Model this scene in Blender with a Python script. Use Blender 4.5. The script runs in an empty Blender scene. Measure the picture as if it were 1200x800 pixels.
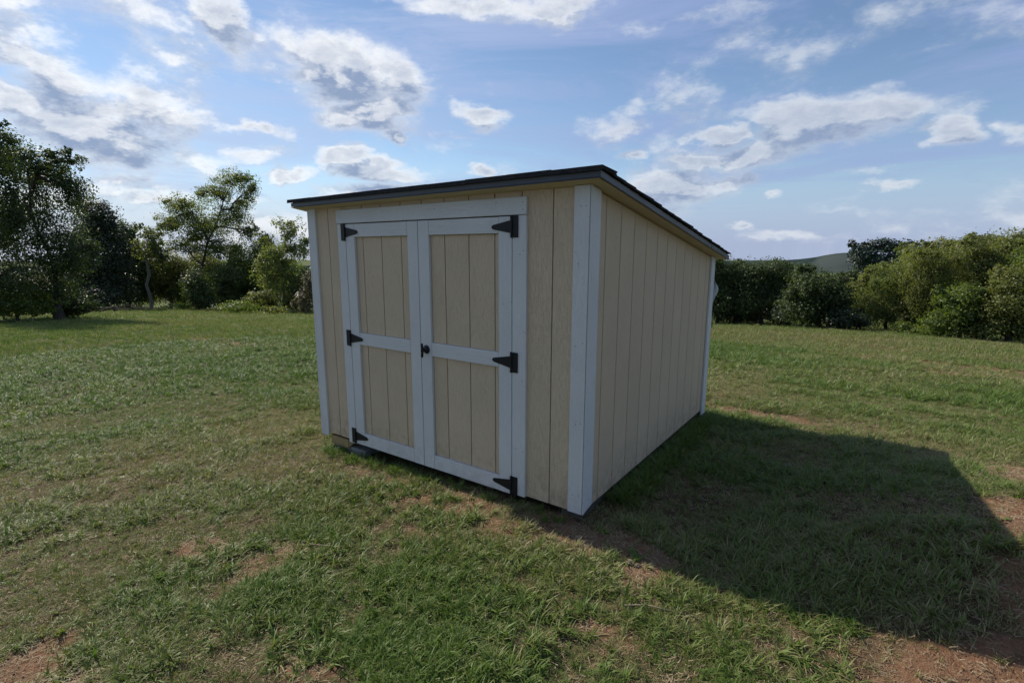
import bpy, bmesh, math, random
import numpy as np
from mathutils import Vector, Matrix

# ------------------------------------------------------------------ camera
SC = bpy.context.scene
COL = SC.collection
cam_data = bpy.data.cameras.new("camera")
cam_data.sensor_width = 36.0
cam_data.lens = 607.56 / 1200 * 36.0
cam_data.clip_start = 0.05
cam_data.clip_end = 5000
cam = bpy.data.objects.new("camera", cam_data)
COL.objects.link(cam)
_r = Vector((0.81233, 0.58318, 0.00189)); _u = Vector((-0.10711, 0.14600, 0.98347)); _f = Vector((-0.57328, 0.79911, -0.18107))
CAM = Vector((1.2822, -2.4915, 1.5435))
cam.matrix_world = Matrix(((_r.x, _u.x, -_f.x, CAM.x), (_r.y, _u.y, -_f.y, CAM.y), (_r.z, _u.z, -_f.z, CAM.z), (0, 0, 0, 1)))
SC.camera = cam

# ------------------------------------------------------------------ exposure
SC.view_settings.view_transform = 'Standard'
SC.view_settings.look = 'None'
SC.view_settings.exposure = 0.16
SC.view_settings.gamma = 1.0

# ------------------------------------------------------------------ sun
SUN_AZ, SUN_EL = math.radians(-88.0), math.radians(41.0)      # azimuth from +Y towards +X
S = Vector((math.sin(SUN_AZ) * math.cos(SUN_EL), math.cos(SUN_AZ) * math.cos(SUN_EL), math.sin(SUN_EL)))
sl = bpy.data.lights.new("sun", 'SUN'); sl.energy = 5.0; sl.angle = math.radians(0.55); sl.color = (1.0, 0.92, 0.79)
so = bpy.data.objects.new("sun", sl); COL.objects.link(so)
so.rotation_euler = S.to_track_quat('Z', 'Y').to_euler()

# ------------------------------------------------------------------ world: sky with clouds
CLOUDS = [
  (-1.3121, 0.2353, 0.1525, 0.0859, -0.622, 0.8),
  (-1.21, 0.1967, 0.127, 0.0793, -0.731, 0.75),
  (-1.3442, 0.2829, 0.0659, 0.0574, -0.449, 0.6),
  (-1.2749, 0.1596, 0.1787, 0.0687, -0.054, 0.9),
  (-1.1648, 0.2661, 0.0651, 0.0421, -0.664, 0.4),
  (-1.2313, 0.0959, 0.1157, 0.0368, 0.259, 0.4),
  (-1.1448, 0.1235, 0.1174, 0.061, -0.542, 0.6),
  (-1.0634, 0.1424, 0.0964, 0.0276, 0.238, 0.5),
  (-1.2127, 0.0681, 0.1523, 0.0424, 0.143, 0.55),
  (-1.3528, 0.1866, 0.0862, 0.0502, -0.06, 0.7),
  (-0.9339, 0.2785, 0.1391, 0.0714, -0.087, 1.0),
  (-1.012, 0.3045, 0.0771, 0.056, -0.412, 0.65),
  (-0.8122, 0.2845, 0.0723, 0.0783, 0.344, 0.6),
  (-1.0893, 0.3368, 0.0814, 0.0583, -1.049, 0.75),
  (-0.8803, 0.2281, 0.1153, 0.0365, 0.051, 0.75),
  (-0.9313, 0.1571, 0.0574, 0.0295, 0.048, 0.85),
  (-1.0196, 0.1151, 0.0682, 0.023, 0.047, 0.85),
  (-0.8523, 0.132, 0.1403, 0.0331, -0.059, 0.95),
  (-0.8719, 0.0934, 0.1636, 0.0288, 0.106, 0.85),
  (-1.0784, 0.1893, 0.0748, 0.0179, -0.094, 0.75),
  (-1.0688, 0.0742, 0.1146, 0.021, 0.034, 0.6),
  (-0.6757, 0.2261, 0.0833, 0.0317, -0.15, 0.9),
  (-0.8378, 0.1963, 0.0318, 0.0188, 0.041, 0.65),
  (-0.678, 0.1401, 0.0313, 0.0156, 0.008, 0.65),
  (-0.446, 0.2055, 0.1128, 0.0475, 0.203, 0.8),
  (-0.4034, 0.1533, 0.051, 0.0193, -0.117, 0.65),
  (-0.2674, 0.1829, 0.0727, 0.0265, -0.069, 0.9),
  (-0.131, 0.1913, 0.1316, 0.0516, 0.155, 0.95),
  (-0.052, 0.1984, 0.1091, 0.0555, -0.034, 0.85),
  (-0.2154, 0.1501, 0.1237, 0.0375, 0.076, 0.8),
  (-0.2897, 0.1432, 0.1001, 0.0256, 0.035, 0.7),
  (0.0552, 0.1587, 0.055, 0.0416, -0.126, 0.95),
  (0.1217, 0.1534, 0.0354, 0.0361, -0.138, 0.85),
  (-0.3444, 0.0995, 0.1268, 0.044, -0.117, 0.95),
  (-0.2455, 0.1049, 0.0537, 0.0277, -0.041, 0.85),
  (-0.1649, 0.0878, 0.0394, 0.0166, -0.042, 0.75),
  (-0.0032, 0.0924, 0.0653, 0.019, 0.038, 0.75),
  (-0.2185, 0.0329, 0.0457, 0.0152, -0.013, 0.75),
  (-0.1523, 0.0152, 0.1216, 0.017, -0.006, 0.6),
  (-0.0598, 0.1162, 0.1341, 0.0194, -0.017, 0.45),
  (-0.0769, 0.0589, 0.1243, 0.0161, 0.024, 0.4),
  (-0.3871, 0.3561, 0.2958, 0.0294, 0.006, 0.35),
  (0.0259, 0.266, 0.1426, 0.0238, 0.033, 0.3),
  (-0.698, 0.3933, 0.1801, 0.0281, 0.006, 0.65),
  (-0.5487, 0.3854, 0.1465, 0.0319, -0.042, 0.7)]


class NT:
    """small helper round a node tree"""
    def __init__(self, t): self.t = t
    def n(self, kind, **kw):
        nd = self.t.nodes.new(kind)
        for k, v in kw.items():
            if k.startswith('in_'):
                key = k[3:]; key = int(key) if key.isdigit() else key
                if hasattr(v, 'is_output') and v.is_output: self.t.links.new(v, nd.inputs[key])
                else: nd.inputs[key].default_value = v
            else: setattr(nd, k, v)
        return nd
    def math(self, op, a, b=0.0, c=0.0, clamp=False):
        return self.n('ShaderNodeMath', operation=op, use_clamp=clamp, in_0=a, in_1=b, in_2=c).outputs[0]
    def vmath(self, op, a, b=(0, 0, 0), scale=None):
        nd = self.n('ShaderNodeVectorMath', operation=op, in_0=a, in_1=b)
        if scale is not None: nd.inputs['Scale'].default_value = scale
        return nd.outputs[0]
    def noise(self, vec, scale, detail=4, rough=.5, dist=0.0, lac=2.0):
        nd = self.n('ShaderNodeTexNoise', in_Scale=scale, in_Detail=detail, in_Roughness=rough, in_Distortion=dist, in_Lacunarity=lac)
        if vec is not None: self.t.links.new(vec, nd.inputs['Vector'])
        return nd
    def mapr(self, v, a, b, c=0.0, d=1.0, smooth=False):
        nd = self.n('ShaderNodeMapRange', in_0=v, in_1=a, in_2=b, in_3=c, in_4=d)
        if smooth: nd.interpolation_type = 'SMOOTHSTEP'
        return nd.outputs[0]
    def mix(self, f, a, b, mode='MIX'):
        nd = self.t.nodes.new('ShaderNodeMix'); nd.data_type = 'RGBA'; nd.blend_type = mode
        for i, v in ((0, f), (6, a), (7, b)):
            if hasattr(v, 'is_output') and v.is_output: self.t.links.new(v, nd.inputs[i])
            else:
                if i and not hasattr(v, '__len__'): v = (v, v, v, 1)
                if i and len(v) == 3: v = (*v, 1)
                nd.inputs[i].default_value = v
        return nd.outputs[2]
    def link(self, a, b): self.t.links.new(a, b)

def cloud_group():
    g = bpy.data.node_groups.new("cloud_density", 'ShaderNodeTree')
    g.interface.new_socket("Dir", in_out='INPUT', socket_type='NodeSocketVector')
    g.interface.new_socket("Density", in_out='OUTPUT', socket_type='NodeSocketFloat')
    t = NT(g)
    gi = t.n('NodeGroupInput'); go = t.n('NodeGroupOutput')
    d = gi.outputs[0]
    flat = t.vmath('MULTIPLY', d, (1, 1, 2.0))
    # billowy warp of the direction
    w = t.noise(flat, 9.0, 5, .6)
    wv = t.vmath('SUBTRACT', w.outputs['Color'], (.5, .5, .5))
    wv = t.vmath('MULTIPLY', wv, (.13, .13, .075))
    dw = t.vmath('ADD', d, wv)
    sep = t.n('ShaderNodeSeparateXYZ', in_0=dw)
    az = t.math('ARCTAN2', sep.outputs[0], sep.outputs[1]); el = t.math('ARCSINE', sep.outputs[2])
    ae = t.n('ShaderNodeCombineXYZ', in_0=az, in_1=el).outputs[0]
    tot = None
    for (a, e, ra, re, rot, wgt) in CLOUDS:
        m = t.n('ShaderNodeMapping', vector_type='TEXTURE', in_Vector=ae, in_Location=(a, e, 0), in_Rotation=(0, 0, rot), in_Scale=(ra, re, 1))
        gr = t.n('ShaderNodeTexGradient', gradient_type='QUADRATIC_SPHERE' if False else 'SPHERICAL')
        t.link(m.outputs[0], gr.inputs[0])
        s = t.math('MULTIPLY', gr.outputs['Fac'], wgt)
        tot = s if tot is None else t.math('MAXIMUM', s, tot)
    fb = t.noise(flat, 5.5, 9, .58).outputs['Fac']
    fb2 = t.noise(flat, 2.3, 3, .5).outputs['Fac']
    gen = t.math('MAXIMUM', t.mapr(fb2, .50, .75, 0, .40), t.math('MULTIPLY', t.mapr(el, .16, .03, 0, .42, True), t.mapr(fb2, .36, .55)))                    # loose clouds over the rest of the sky
    fb3 = t.noise(flat, 26.0, 6, .65).outputs['Fac']
    tot = t.math('ADD', t.math('MAXIMUM', tot, gen), t.math('MULTIPLY', t.math('SUBTRACT', fb3, .5), .46))
    dens = t.math('ADD', tot, t.math('MULTIPLY', t.math('SUBTRACT', fb, .5), 1.5))
    t.link(dens, go.inputs[0])
    return g

def make_world():
    w = bpy.data.worlds.new("World"); SC.world = w; w.use_nodes = True
    tr = w.node_tree; tr.nodes.clear(); t = NT(tr)
    out = t.n('ShaderNodeOutputWorld')
    tc = t.n('ShaderNodeTexCoord')
    d0 = t.vmath('NORMALIZE', tc.outputs['Generated'])
    sp = t.n('ShaderNodeSeparateXYZ', in_0=d0)
    zc = t.math('MAXIMUM', sp.outputs[2], 0.004)
    d = t.n('ShaderNodeCombineXYZ', in_0=sp.outputs[0], in_1=sp.outputs[1], in_2=zc).outputs[0]
    sky = t.n('ShaderNodeTexSky', sky_type='NISHITA', sun_disc=False, sun_elevation=SUN_EL, sun_rotation=SUN_AZ % (2 * math.pi),
              altitude=200, air_density=1.0, dust_density=0.15, ozone_density=3.0)
    t.link(d, sky.inputs[0])
    bg = t.n('ShaderNodeBackground', in_Strength=0.105)
    t.link(sky.outputs[0], bg.inputs[0])
    G = cloud_group()
    def dens(v):
        n = t.n('ShaderNodeGroup', node_tree=G); t.link(v, n.inputs[0]); return n.outputs[0]
    d1 = dens(d)
    up = t.vmath('ADD', d, (S.x * .012, S.y * .012, .026))
    d2 = dens(up)
    alpha = t.mapr(d1, .06, .60, 0, .93, True)
    # thickness greys the middle and the base, edges towards the light stay bright
    thick = t.mapr(d1, .30, .72, 0, 1, True)
    rim = t.mapr(t.math('SUBTRACT', d1, d2), -.05, .20, 0, 1, True)
    lit = t.math('ADD', t.math('MULTIPLY', rim, .55), t.math('MULTIPLY', t.math('SUBTRACT', 1.0, thick), .5), clamp=True)
    sdot = t.n('ShaderNodeVectorMath', operation='DOT_PRODUCT', in_0=d0, in_1=tuple(S)).outputs['Value']
    glow = t.mapr(sdot, .35, 1.0, 0, 1, True)
    det = t.noise(t.vmath('MULTIPLY', d, (1, 1, 2.0)), 18.0, 8, .68, .3).outputs['Fac']
    lit = t.math('ADD', lit, t.math('MULTIPLY', t.math('SUBTRACT', det, .5), 1.25), clamp=True)
    chi = t.mix(glow, (.66, .70, .76), (1.0, 1.0, .99))
    ccol = t.mix(lit, (.25, .325, .48), chi)
    cbg = t.n('ShaderNodeBackground', in_Strength=1.0); t.link(ccol, cbg.inputs[0])
    # thin high veil, stretched sideways
    vv = t.vmath('MULTIPLY', d, (1.2, 1.2, 7.0))
    vn = t.noise(vv, 1.9, 8, .64, .8).outputs['Fac']
    va = t.mapr(vn, .36, .66, .04, .66, True)
    va = t.math('MAXIMUM', va, t.mapr(sp.outputs[2], .16, 0, 0, .8, True))
    vcol = t.mix(t.mapr(sp.outputs[2], 0, .35), (.275, .365, .61), (.30, .375, .64))
    vcol = t.mix(t.math('MULTIPLY', glow, .7), vcol, (.58, .67, .84))
    vbg = t.n('ShaderNodeBackground', in_Strength=1.0); t.link(vcol, vbg.inputs[0])
    m1 = t.n('ShaderNodeMixShader', in_0=va); t.link(bg.outputs[0], m1.inputs[1]); t.link(vbg.outputs[0], m1.inputs[2])
    m2 = t.n('ShaderNodeMixShader', in_0=alpha); t.link(m1.outputs[0], m2.inputs[1]); t.link(cbg.outputs[0], m2.inputs[2])
    t.link(m2.outputs[0], out.inputs[0])
    w.cycles.sampling_method = 'MANUAL'; w.cycles.sample_map_resolution = 512
make_world()
SC.cycles.max_bounces = 6
SC.cycles.transparent_max_bounces = 8

# ------------------------------------------------------------------ helpers
rng = np.random.default_rng(7)
random.seed(11)

def mesh_obj(name, me, mat=None, parent=None, label=None, cat=None, group=None, kind=None):
    o = bpy.data.objects.new(name, me); COL.objects.link(o)
    if mat is not None and not me.materials: me.materials.append(mat)
    if parent is not None: o.parent = parent
    for k, v in (('label', label), ('category', cat), ('group', group), ('kind', kind)):
        if v: o[k] = v
    return o

def empty(name, loc, label, cat, group=None):
    o = bpy.data.objects.new(name, None); COL.objects.link(o); o.location = loc
    o['label'] = label; o['category'] = cat
    if group: o['group'] = group
    return o

def fast_mesh(name, verts, quads=None, tris=None, smooth=False):
    """verts Nx3 array, quads Mx4 int, tris Kx3 int"""
    me = bpy.data.meshes.new(name)
    verts = np.asarray(verts, dtype=np.float32)
    q = np.zeros((0, 4), np.int32) if quads is None else np.asarray(quads, np.int32).reshape(-1, 4)
    t = np.zeros((0, 3), np.int32) if tris is None else np.asarray(tris, np.int32).reshape(-1, 3)
    me.vertices.add(len(verts)); me.vertices.foreach_set('co', verts.ravel())
    loops = np.concatenate([q.ravel(), t.ravel()])
    me.loops.add(len(loops)); me.loops.foreach_set('vertex_index', loops)
    me.polygons.add(len(q) + len(t))
    me.polygons.foreach_set('loop_start', np.concatenate([np.arange(len(q)) * 4, len(q) * 4 + np.arange(len(t)) * 3]).astype(np.int32))
    me.polygons.foreach_set('loop_total', np.concatenate([np.full(len(q), 4), np.full(len(t), 3)]).astype(np.int32))
    if smooth: me.polygons.foreach_set('use_smooth', np.ones(len(q) + len(t), bool))
    me.update(calc_edges=True); me.validate()
    return me

def add_attr(me, name, arr, typ='FLOAT'):
    a = me.attributes.new(name, typ, 'POINT')
    a.data.foreach_set('vector' if typ == 'FLOAT_VECTOR' else 'value', np.asarray(arr).ravel())

def box_mesh(name, x0, x1, y0, y1, z0, z1, bevel=0.0, jitter=0.0):
    bm = bmesh.new()
    v = [bm.verts.new((x, y, z)) for x in (x0, x1) for y in (y0, y1) for z in (z0, z1)]
    for f in ((0, 1, 3, 2), (4, 6, 7, 5), (0, 4, 5, 1), (2, 3, 7, 6), (0, 2, 6, 4), (1, 5, 7, 3)):
        bm.faces.new([v[i] for i in f])
    bmesh.ops.recalc_face_normals(bm, faces=bm.faces)
    if bevel: bmesh.ops.bevel(bm, geom=bm.edges[:], offset=bevel, segments=1, affect='EDGES')
    if jitter:
        for q in bm.verts: q.co += Vector([random.uniform(-jitter, jitter) for _ in range(3)])
    me = bpy.data.meshes.new(name); bm.to_mesh(me); bm.free()
    return me

def poly_prism(name, pts, axis, a, b, bevel=0.0):
    """closed outline pts (2D) extruded from a to b along axis ('x': pts are (y,z); 'y': pts are (x,z))"""
    bm = bmesh.new()
    def P(p, t): return (t, p[0], p[1]) if axis == 'x' else ((p[0], t, p[1]) if axis == 'y' else (p[0], p[1], t))
    A = [bm.verts.new(P(p, a)) for p in pts]; B = [bm.verts.new(P(p, b)) for p in pts]
    bm.faces.new(A); bm.faces.new(B[::-1])
    n = len(pts)
    for i in range(n): bm.faces.new((A[i], B[i], B[(i + 1) % n], A[(i + 1) % n]))
    bmesh.ops.recalc_face_normals(bm, faces=bm.faces)
    if bevel: bmesh.ops.bevel(bm, geom=bm.edges[:], offset=bevel, segments=1, affect='EDGES')
    me = bpy.data.meshes.new(name); bm.to_mesh(me); bm.free()
    return me

def tube(path, radii, n=8):
    """tube mesh arrays along a path"""
    path = [Vector(p) for p in path]; V = []; Q = []
    for i, p in enumerate(path):
        t = (path[min(i + 1, len(path) - 1)] - path[max(i - 1, 0)]).normalized()
        a = t.cross(Vector((0.31, 0.95, 0.1))).normalized(); b = t.cross(a)
        for k in range(n):
            an = 2 * math.pi * k / n
            V.append(p + (a * math.cos(an) + b * math.sin(an)) * radii[i])
    for i in range(len(path) - 1):
        for k in range(n):
            Q.append((i * n + k, i * n + (k + 1) % n, (i + 1) * n + (k + 1) % n, (i + 1) * n + k))
    return np.array([tuple(v) for v in V]), np.array(Q)

# numpy gradient-free value noise
def _hash(ix, iy, iz, s):
    h = (ix.astype(np.int64) * 374761393 + iy.astype(np.int64) * 668265263 + iz.astype(np.int64) * 2147483647 + s * 1274126177) & 0xffffffff
    h = ((h ^ (h >> 13)) * 1274126177) & 0xffffffff
    h = (h ^ (h >> 16)) & 0xffffffff
    return h.astype(np.float64) / 4294967295.0
def vnoise(x, y, z=None, seed=0):
    x = np.asarray(x, float); y = np.asarray(y, float); z = np.zeros_like(x) if z is None else np.asarray(z, float)
    ix, iy, iz = np.floor(x), np.floor(y), np.floor(z)
    fx, fy, fz = x - ix, y - iy, z - iz
    fx, fy, fz = [q * q * (3 - 2 * q) for q in (fx, fy, fz)]
    r = 0
    for a in (0, 1):
        for b in (0, 1):
            for c in (0, 1):
                r = r + _hash(ix + a, iy + b, iz + c, seed) * (fx if a else 1 - fx) * (fy if b else 1 - fy) * (fz if c else 1 - fz)
    return r
def fbm(x, y, z=None, seed=0, oct=4):
    r = 0; a = .5; s = 0
    for o in range(oct):
        k = 2.03 ** o
        r = r + a * vnoise(np.asarray(x) * k + 17.3 * o, np.asarray(y) * k + 9.1 * o, None if z is None else np.asarray(z) * k, seed + o); s += a; a *= .5
    return r / s

# ------------------------------------------------------------------ terrain shape
def ground_z(x, y, rough=True):
    x = np.asarray(x, float); y = np.asarray(y, float)
    def soft(d):                                             # slopes ease out far away
        return np.where(d > 60, 60 + 160 * (1 - np.exp(-(d - 60) / 160)), d)
    xx = soft(np.maximum(0, -x)); a = 0.055 * (np.sqrt(xx * xx + 1) - 1) + .02 * np.minimum(xx, 2.5)
    yy = soft(np.maximum(0, y - 1)); b = 0.10 * (np.sqrt(yy * yy + 9) - 3)
    bank = np.clip((x - .7) / 1.4, 0, 1); bank = bank * bank * (3 - 2 * bank)
    z = -0.045 - a - b + .04 * np.tanh(np.maximum(0, x) / 3) + .33 * bank * np.exp(-((y - .6) / np.where(y < .6, .85, 1.4)) ** 2) * np.clip(1.6 - x / 8, 0, 1)
    if rough:
        r = np.hypot(x - 1.28, y + 2.49)
        z = z + (fbm(x * 2.2, y * 2.2, seed=3) - .5) * .03 + (fbm(x * 9, y * 9, seed=5, oct=3) - .5) * .022 * np.clip(1.5 - r / 12, 0, 1)
        z = z + (fbm(x * .25, y * .25, seed=8, oct=3) - .5) * .10 * np.clip((r - 5) / 15, 0, 1)
    return z

DIRT = [(-.6, -.24, 1.2, .20, .40), (.1, -.12, .50, .16, .9), (.40, -.26, .2, .13, .9), (1.85, -.16, .30, .10, .8), (1.34, -.44, .3, .1, .2),
        (2.12, .3, .30, .9, 1.0), (2.25, 1.7, .35, .8, .8), (1.95, -.42, .25, .12, 1.0), (-1.74, -1.35, .13, .10, .8), (-1.26, -2.18, .3, .15, .7), (.32, 3.0, .6, .2, .95),
        (-4.3, .84, .35, .15, .6), (-11.1, 3.6, 3.2, .45, .65), (2.6, 10.4, 2.8, .7, .75), (3.3, 8.8, 1.6, .5, .75), (-.3, -1.48, .2, .10, .5),
        (-.6, -.62, .45, .12, .45), (.62, .25, .2, .07, .45), (-1.25, -1.17, .4, .2, .12), (.3, -.72, .5, .12, .35), (.7, -.45, .3, .10, .4), (1.95, -.3, .6, .2, .8), (-1.2, 1.2, 1.1, .9, .5)]
def dirt_mask(x, y):
    x = np.asarray(x, float); y = np.asarray(y, float)
    wx = x + (fbm(x * 3, y * 3, seed=21) - .5) * .5; wy = y + (fbm(x * 3, y * 3, seed=31) - .5) * .35
    m = np.zeros_like(x)
    for (cx, cy, rx, ry, w) in DIRT:
        m = np.maximum(m, w * np.exp(-(((wx - cx) / rx) ** 2 + ((wy - cy) / ry) ** 2) * .9))
    n = fbm(x * 1.6, y * 1.6, seed=41, oct=5)
    n2 = fbm(x * 7, y * 7, seed=51, oct=3)
    r = np.hypot(x - 1.28, y + 2.49)
    near = np.clip((n - .50) * 3.0, 0, .75) * np.clip(1.3 - r / 9, 0.15, 1)
    keep = .25 + .75 * np.exp(-((x - .1) / 2.3) ** 2 - ((y + .9) / 1.0) ** 2)
    near = near * keep * np.clip(1 - (y - 0.0) / .5, .25, 1)
    return np.clip(m * 1.1 + near + (n2 - .5) * .5, 0, 1)

# ------------------------------------------------------------------ materials
def new_mat(name):
    m = bpy.data.materials.new(name); m.use_nodes = True
    m.node_tree.nodes.clear(); t = NT(m.node_tree)
    out = t.n('ShaderNodeOutputMaterial'); p = t.n('ShaderNodeBsdfPrincipled')
    t.link(p.outputs[0], out.inputs[0])
    return m, t, p, out

def obj_coords(t, rand=30.0):
    tc = t.n('ShaderNodeTexCoord'); oi = t.n('ShaderNodeObjectInfo')
    off = t.n('ShaderNodeCombineXYZ', in_0=t.math('MULTIPLY', oi.outputs['Random'], rand), in_1=t.math('MULTIPLY', oi.outputs['Random'], rand * .37), in_2=t.math('MULTIPLY', oi.outputs['Random'], rand * 1.7)).outputs[0]
    return tc.outputs['Object'], t.vmath('ADD', tc.outputs['Object'], off), oi.outputs['Random']

def wood_paint(name, col, grain_scale, horizontal=False, rough=.62, bump=1.0, dirt=.55, dirtcol=(.12, .085, .05)):
    """painted embossed wood: raised grain running along the board"""
    m, t, p, out = new_mat(name)
    oc, vo, rnd = obj_coords(t)
    stretch = (9, 9, 1) if not horizontal else (1, 9, 9)
    v = t.vmath('MULTIPLY', vo, stretch)
    base = t.noise(v, grain_scale * .30, 2, .5, .8).outputs['Fac']
    rings = t.math('MULTIPLY', t.math('SINE', t.math('MULTIPLY', base, 70.0)), .45)
    fine = t.noise(v, grain_scale * 2.6, 3, .6).outputs['Fac']
    cell = t.noise(t.vmath('MULTIPLY', vo, (1, 1, .4) if not horizontal else (.4, 1, 1)), 58, 3, .6, 1.6).outputs['Fac']
    cell = t.math('MULTIPLY', t.math('PINGPONG', cell, .12), 8.0)
    h = t.math('ADD', t.math('MULTIPLY', t.math('MULTIPLY', rings, .55), t.mapr(t.noise(vo, 3.2, 2).outputs['Fac'], .42, .62, .05, .5)), t.math('ADD', t.math('MULTIPLY', fine, .8), t.math('MULTIPLY', cell, .7)))
    b = t.n('ShaderNodeBump', in_Strength=bump, in_Distance=.0028); t.link(h, b.inputs['Height']); t.link(b.outputs[0], p.inputs['Normal'])
    sepz = t.n('ShaderNodeSeparateXYZ', in_0=oc).outputs[2]
    blot = t.noise(vo, 2.2, 5, .6).outputs['Fac']
    c = t.mix(t.mapr(blot, .3, .7), tuple(q * .93 for q in col), tuple(min(1, q * 1.04) for q in col))
    c = t.mix(t.math('MULTIPLY', t.mapr(rnd, 0, 1, -.5, .5), .10), c, (1, 1, 1, 1), 'MIX') if False else c
    splash = t.math('MULTIPLY', t.mapr(sepz, .28, 0.0, 0, 1), t.mapr(t.noise(vo, 16, 5, .7).outputs['Fac'], .42, .72))
    c = t.mix(t.math('MULTIPLY', splash, dirt), c, dirtcol)
    speck = t.mapr(t.noise(vo, 60, 2).outputs['Fac'], .71, .76)
    c = t.mix(t.math('MULTIPLY', speck, .45), c, tuple(q * .35 for q in col))
    t.link(c, p.inputs['Base Color'])
    p.inputs['Roughness'].default_value = rough
    p.inputs['Specular IOR Level'].default_value = .35
    return m

M = {}
M['siding'] = wood_paint('siding_tan_paint', (.630, .485, .322), 7.0)
M['trim_v'] = wood_paint('trim_white_paint', (.64, .625, .59), 9.0, bump=.7, dirt=.25)
M['trim_h'] = wood_paint('trim_white_paint_level', (.64, .625, .59), 9.0, horizontal=True, bump=.7, dirt=.25)
M['soffit'] = wood_paint('soffit_tan_board', (.66, .55, .39), 8.0, horizontal=True, dirt=0)

def simple(name, col, rough=.6, metal=0.0, noise_scale=12, var=.25, bump=0.0, bscale=60, spec=.5):
    m, t, p, out = new_mat(name)
    oc, vo, rnd = obj_coords(t)
    n = t.noise(vo, noise_scale, 6, .6).outputs['Fac']
    c = t.mix(t.mapr(n, .3, .7), tuple(q * (1 - var) for q in col), tuple(min(1, q * (1 + var)) for q in col))
    t.link(c, p.inputs['Base Color'])
    p.inputs['Roughness'].default_value = rough; p.inputs['Metallic'].default_value = metal
    p.inputs['Specular IOR Level'].default_value = spec
    if bump:
        b = t.n('ShaderNodeBump', in_Strength=bump, in_Distance=.004); t.link(t.noise(vo, bscale, 5, .65).outputs['Fac'], b.inputs['Height']); t.link(b.outputs[0], p.inputs['Normal'])
    return m
M['black'] = simple('black_powder_coat', (.008, .008, .009), .5, 0, 30, .2, .25, 300, .3)
M['zinc'] = simple('dark_screw_head', (.05, .05, .05), .4, .6)
M['flash'] = simple('charcoal_drip_edge', (.045, .05, .062), .42, .0, 6, .15, .1, 20, .5)
M['shingle'] = simple('black_asphalt_shingle', (.030, .029, .030), .95, 0, 40, .5, .8, 260, .2)
M['sheath'] = simple('roof_sheathing', (.25, .18, .10), .8)
M['gap'] = simple('dark_backing', (.16, .13, .09), .9)
M['timber'] = simple('treated_timber', (.33, .23, .10), .75, 0, 9, .3, .5, 40)
M['shadetimber'] = simple('shaded_skid_timber', (.07, .06, .045), .85, 0, 9, .3, .5, 40)  # timber darkened in its colour to give the shade under the floor
M['block'] = simple('concrete_block_grey', (.22, .215, .20), .95, 0, 25, .2, .9, 120)
M['stone'] = simple('field_stone', (.13, .10, .08), .9, 0, 20, .35, .6, 60)
M['pale'] = simple('pale_sheet', (.42, .44, .43), .6, 0, 8, .12, .2, 20)
M['teal'] = simple('teal_tube', (.12, .42, .38), .5)
M['post'] = simple('dark_post', (.03, .03, .028), .7)
M['stick'] = simple('dry_stick', (.24, .19, .13), .9, 0, 30, .3, .5, 80)
M['nail'] = simple('nail_head', (.08, .07, .065), .6)

# ------------------------------------------------------------------ ground sheet
def ground_material():
    m, t, p, out = new_mat('meadow_soil_and_turf')
    tc = t.n('ShaderNodeTexCoord'); v = tc.outputs['Object']
    dirt = t.n('ShaderNodeAttribute', attribute_name='dirt').outputs['Fac']
    dist = t.n('ShaderNodeAttribute', attribute_name='dist').outputs['Fac']
    n1 = t.noise(v, 3.0, 7, .65).outputs['Fac']; n2 = t.noise(v, 38, 5, .7).outputs['Fac']; n3 = t.noise(v, .35, 5, .6).outputs['Fac']
    n4 = t.noise(v, 150, 3, .6).outputs['Fac']
    soil = t.mix(t.mapr(n2, .3, .7), (.125, .062, .034), (.245, .138, .080))
    soil = t.mix(t.mapr(n1, .45, .7), soil, (.17, .115, .072))
    soil = t.mix(t.math('MULTIPLY', t.mapr(n4, .6, .7), .5), soil, (.30, .22, .14))
    thatch = t.mix(t.mapr(n2, .3, .7), (.030, .024, .012), (.115, .080, .046))
    turf = t.mix(t.mapr(n2, .35, .65), (.040, .062, .014), (.105, .130, .036))
    far = t.mapr(dist, 6, 26)
    grassy = t.mix(far, thatch, turf)
    grassy = t.mix(t.math('MULTIPLY', t.mapr(n3, .42, .62), .5), grassy, (.10, .105, .045))
    d = t.mapr(dirt, .22, .55, 0, 1, True)
    c = t.mix(d, grassy, soil)
    t.link(c, p.inputs['Base Color'])
    p.inputs['Roughness'].default_value = 1.0; p.inputs['Specular IOR Level'].default_value = .15
    h = t.math('ADD', t.math('MULTIPLY', n2, 1.0), t.math('MULTIPLY', n4, .45))
    h = t.math('ADD', h, t.math('MULTIPLY', t.noise(v, 8, 3).outputs['Fac'], 1.5))
    b = t.n('ShaderNodeBump', in_Strength=.9, in_Distance=.02); t.link(h, b.inputs['Height']); t.link(b.outputs[0], p.inputs['Normal'])
    return m

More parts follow.
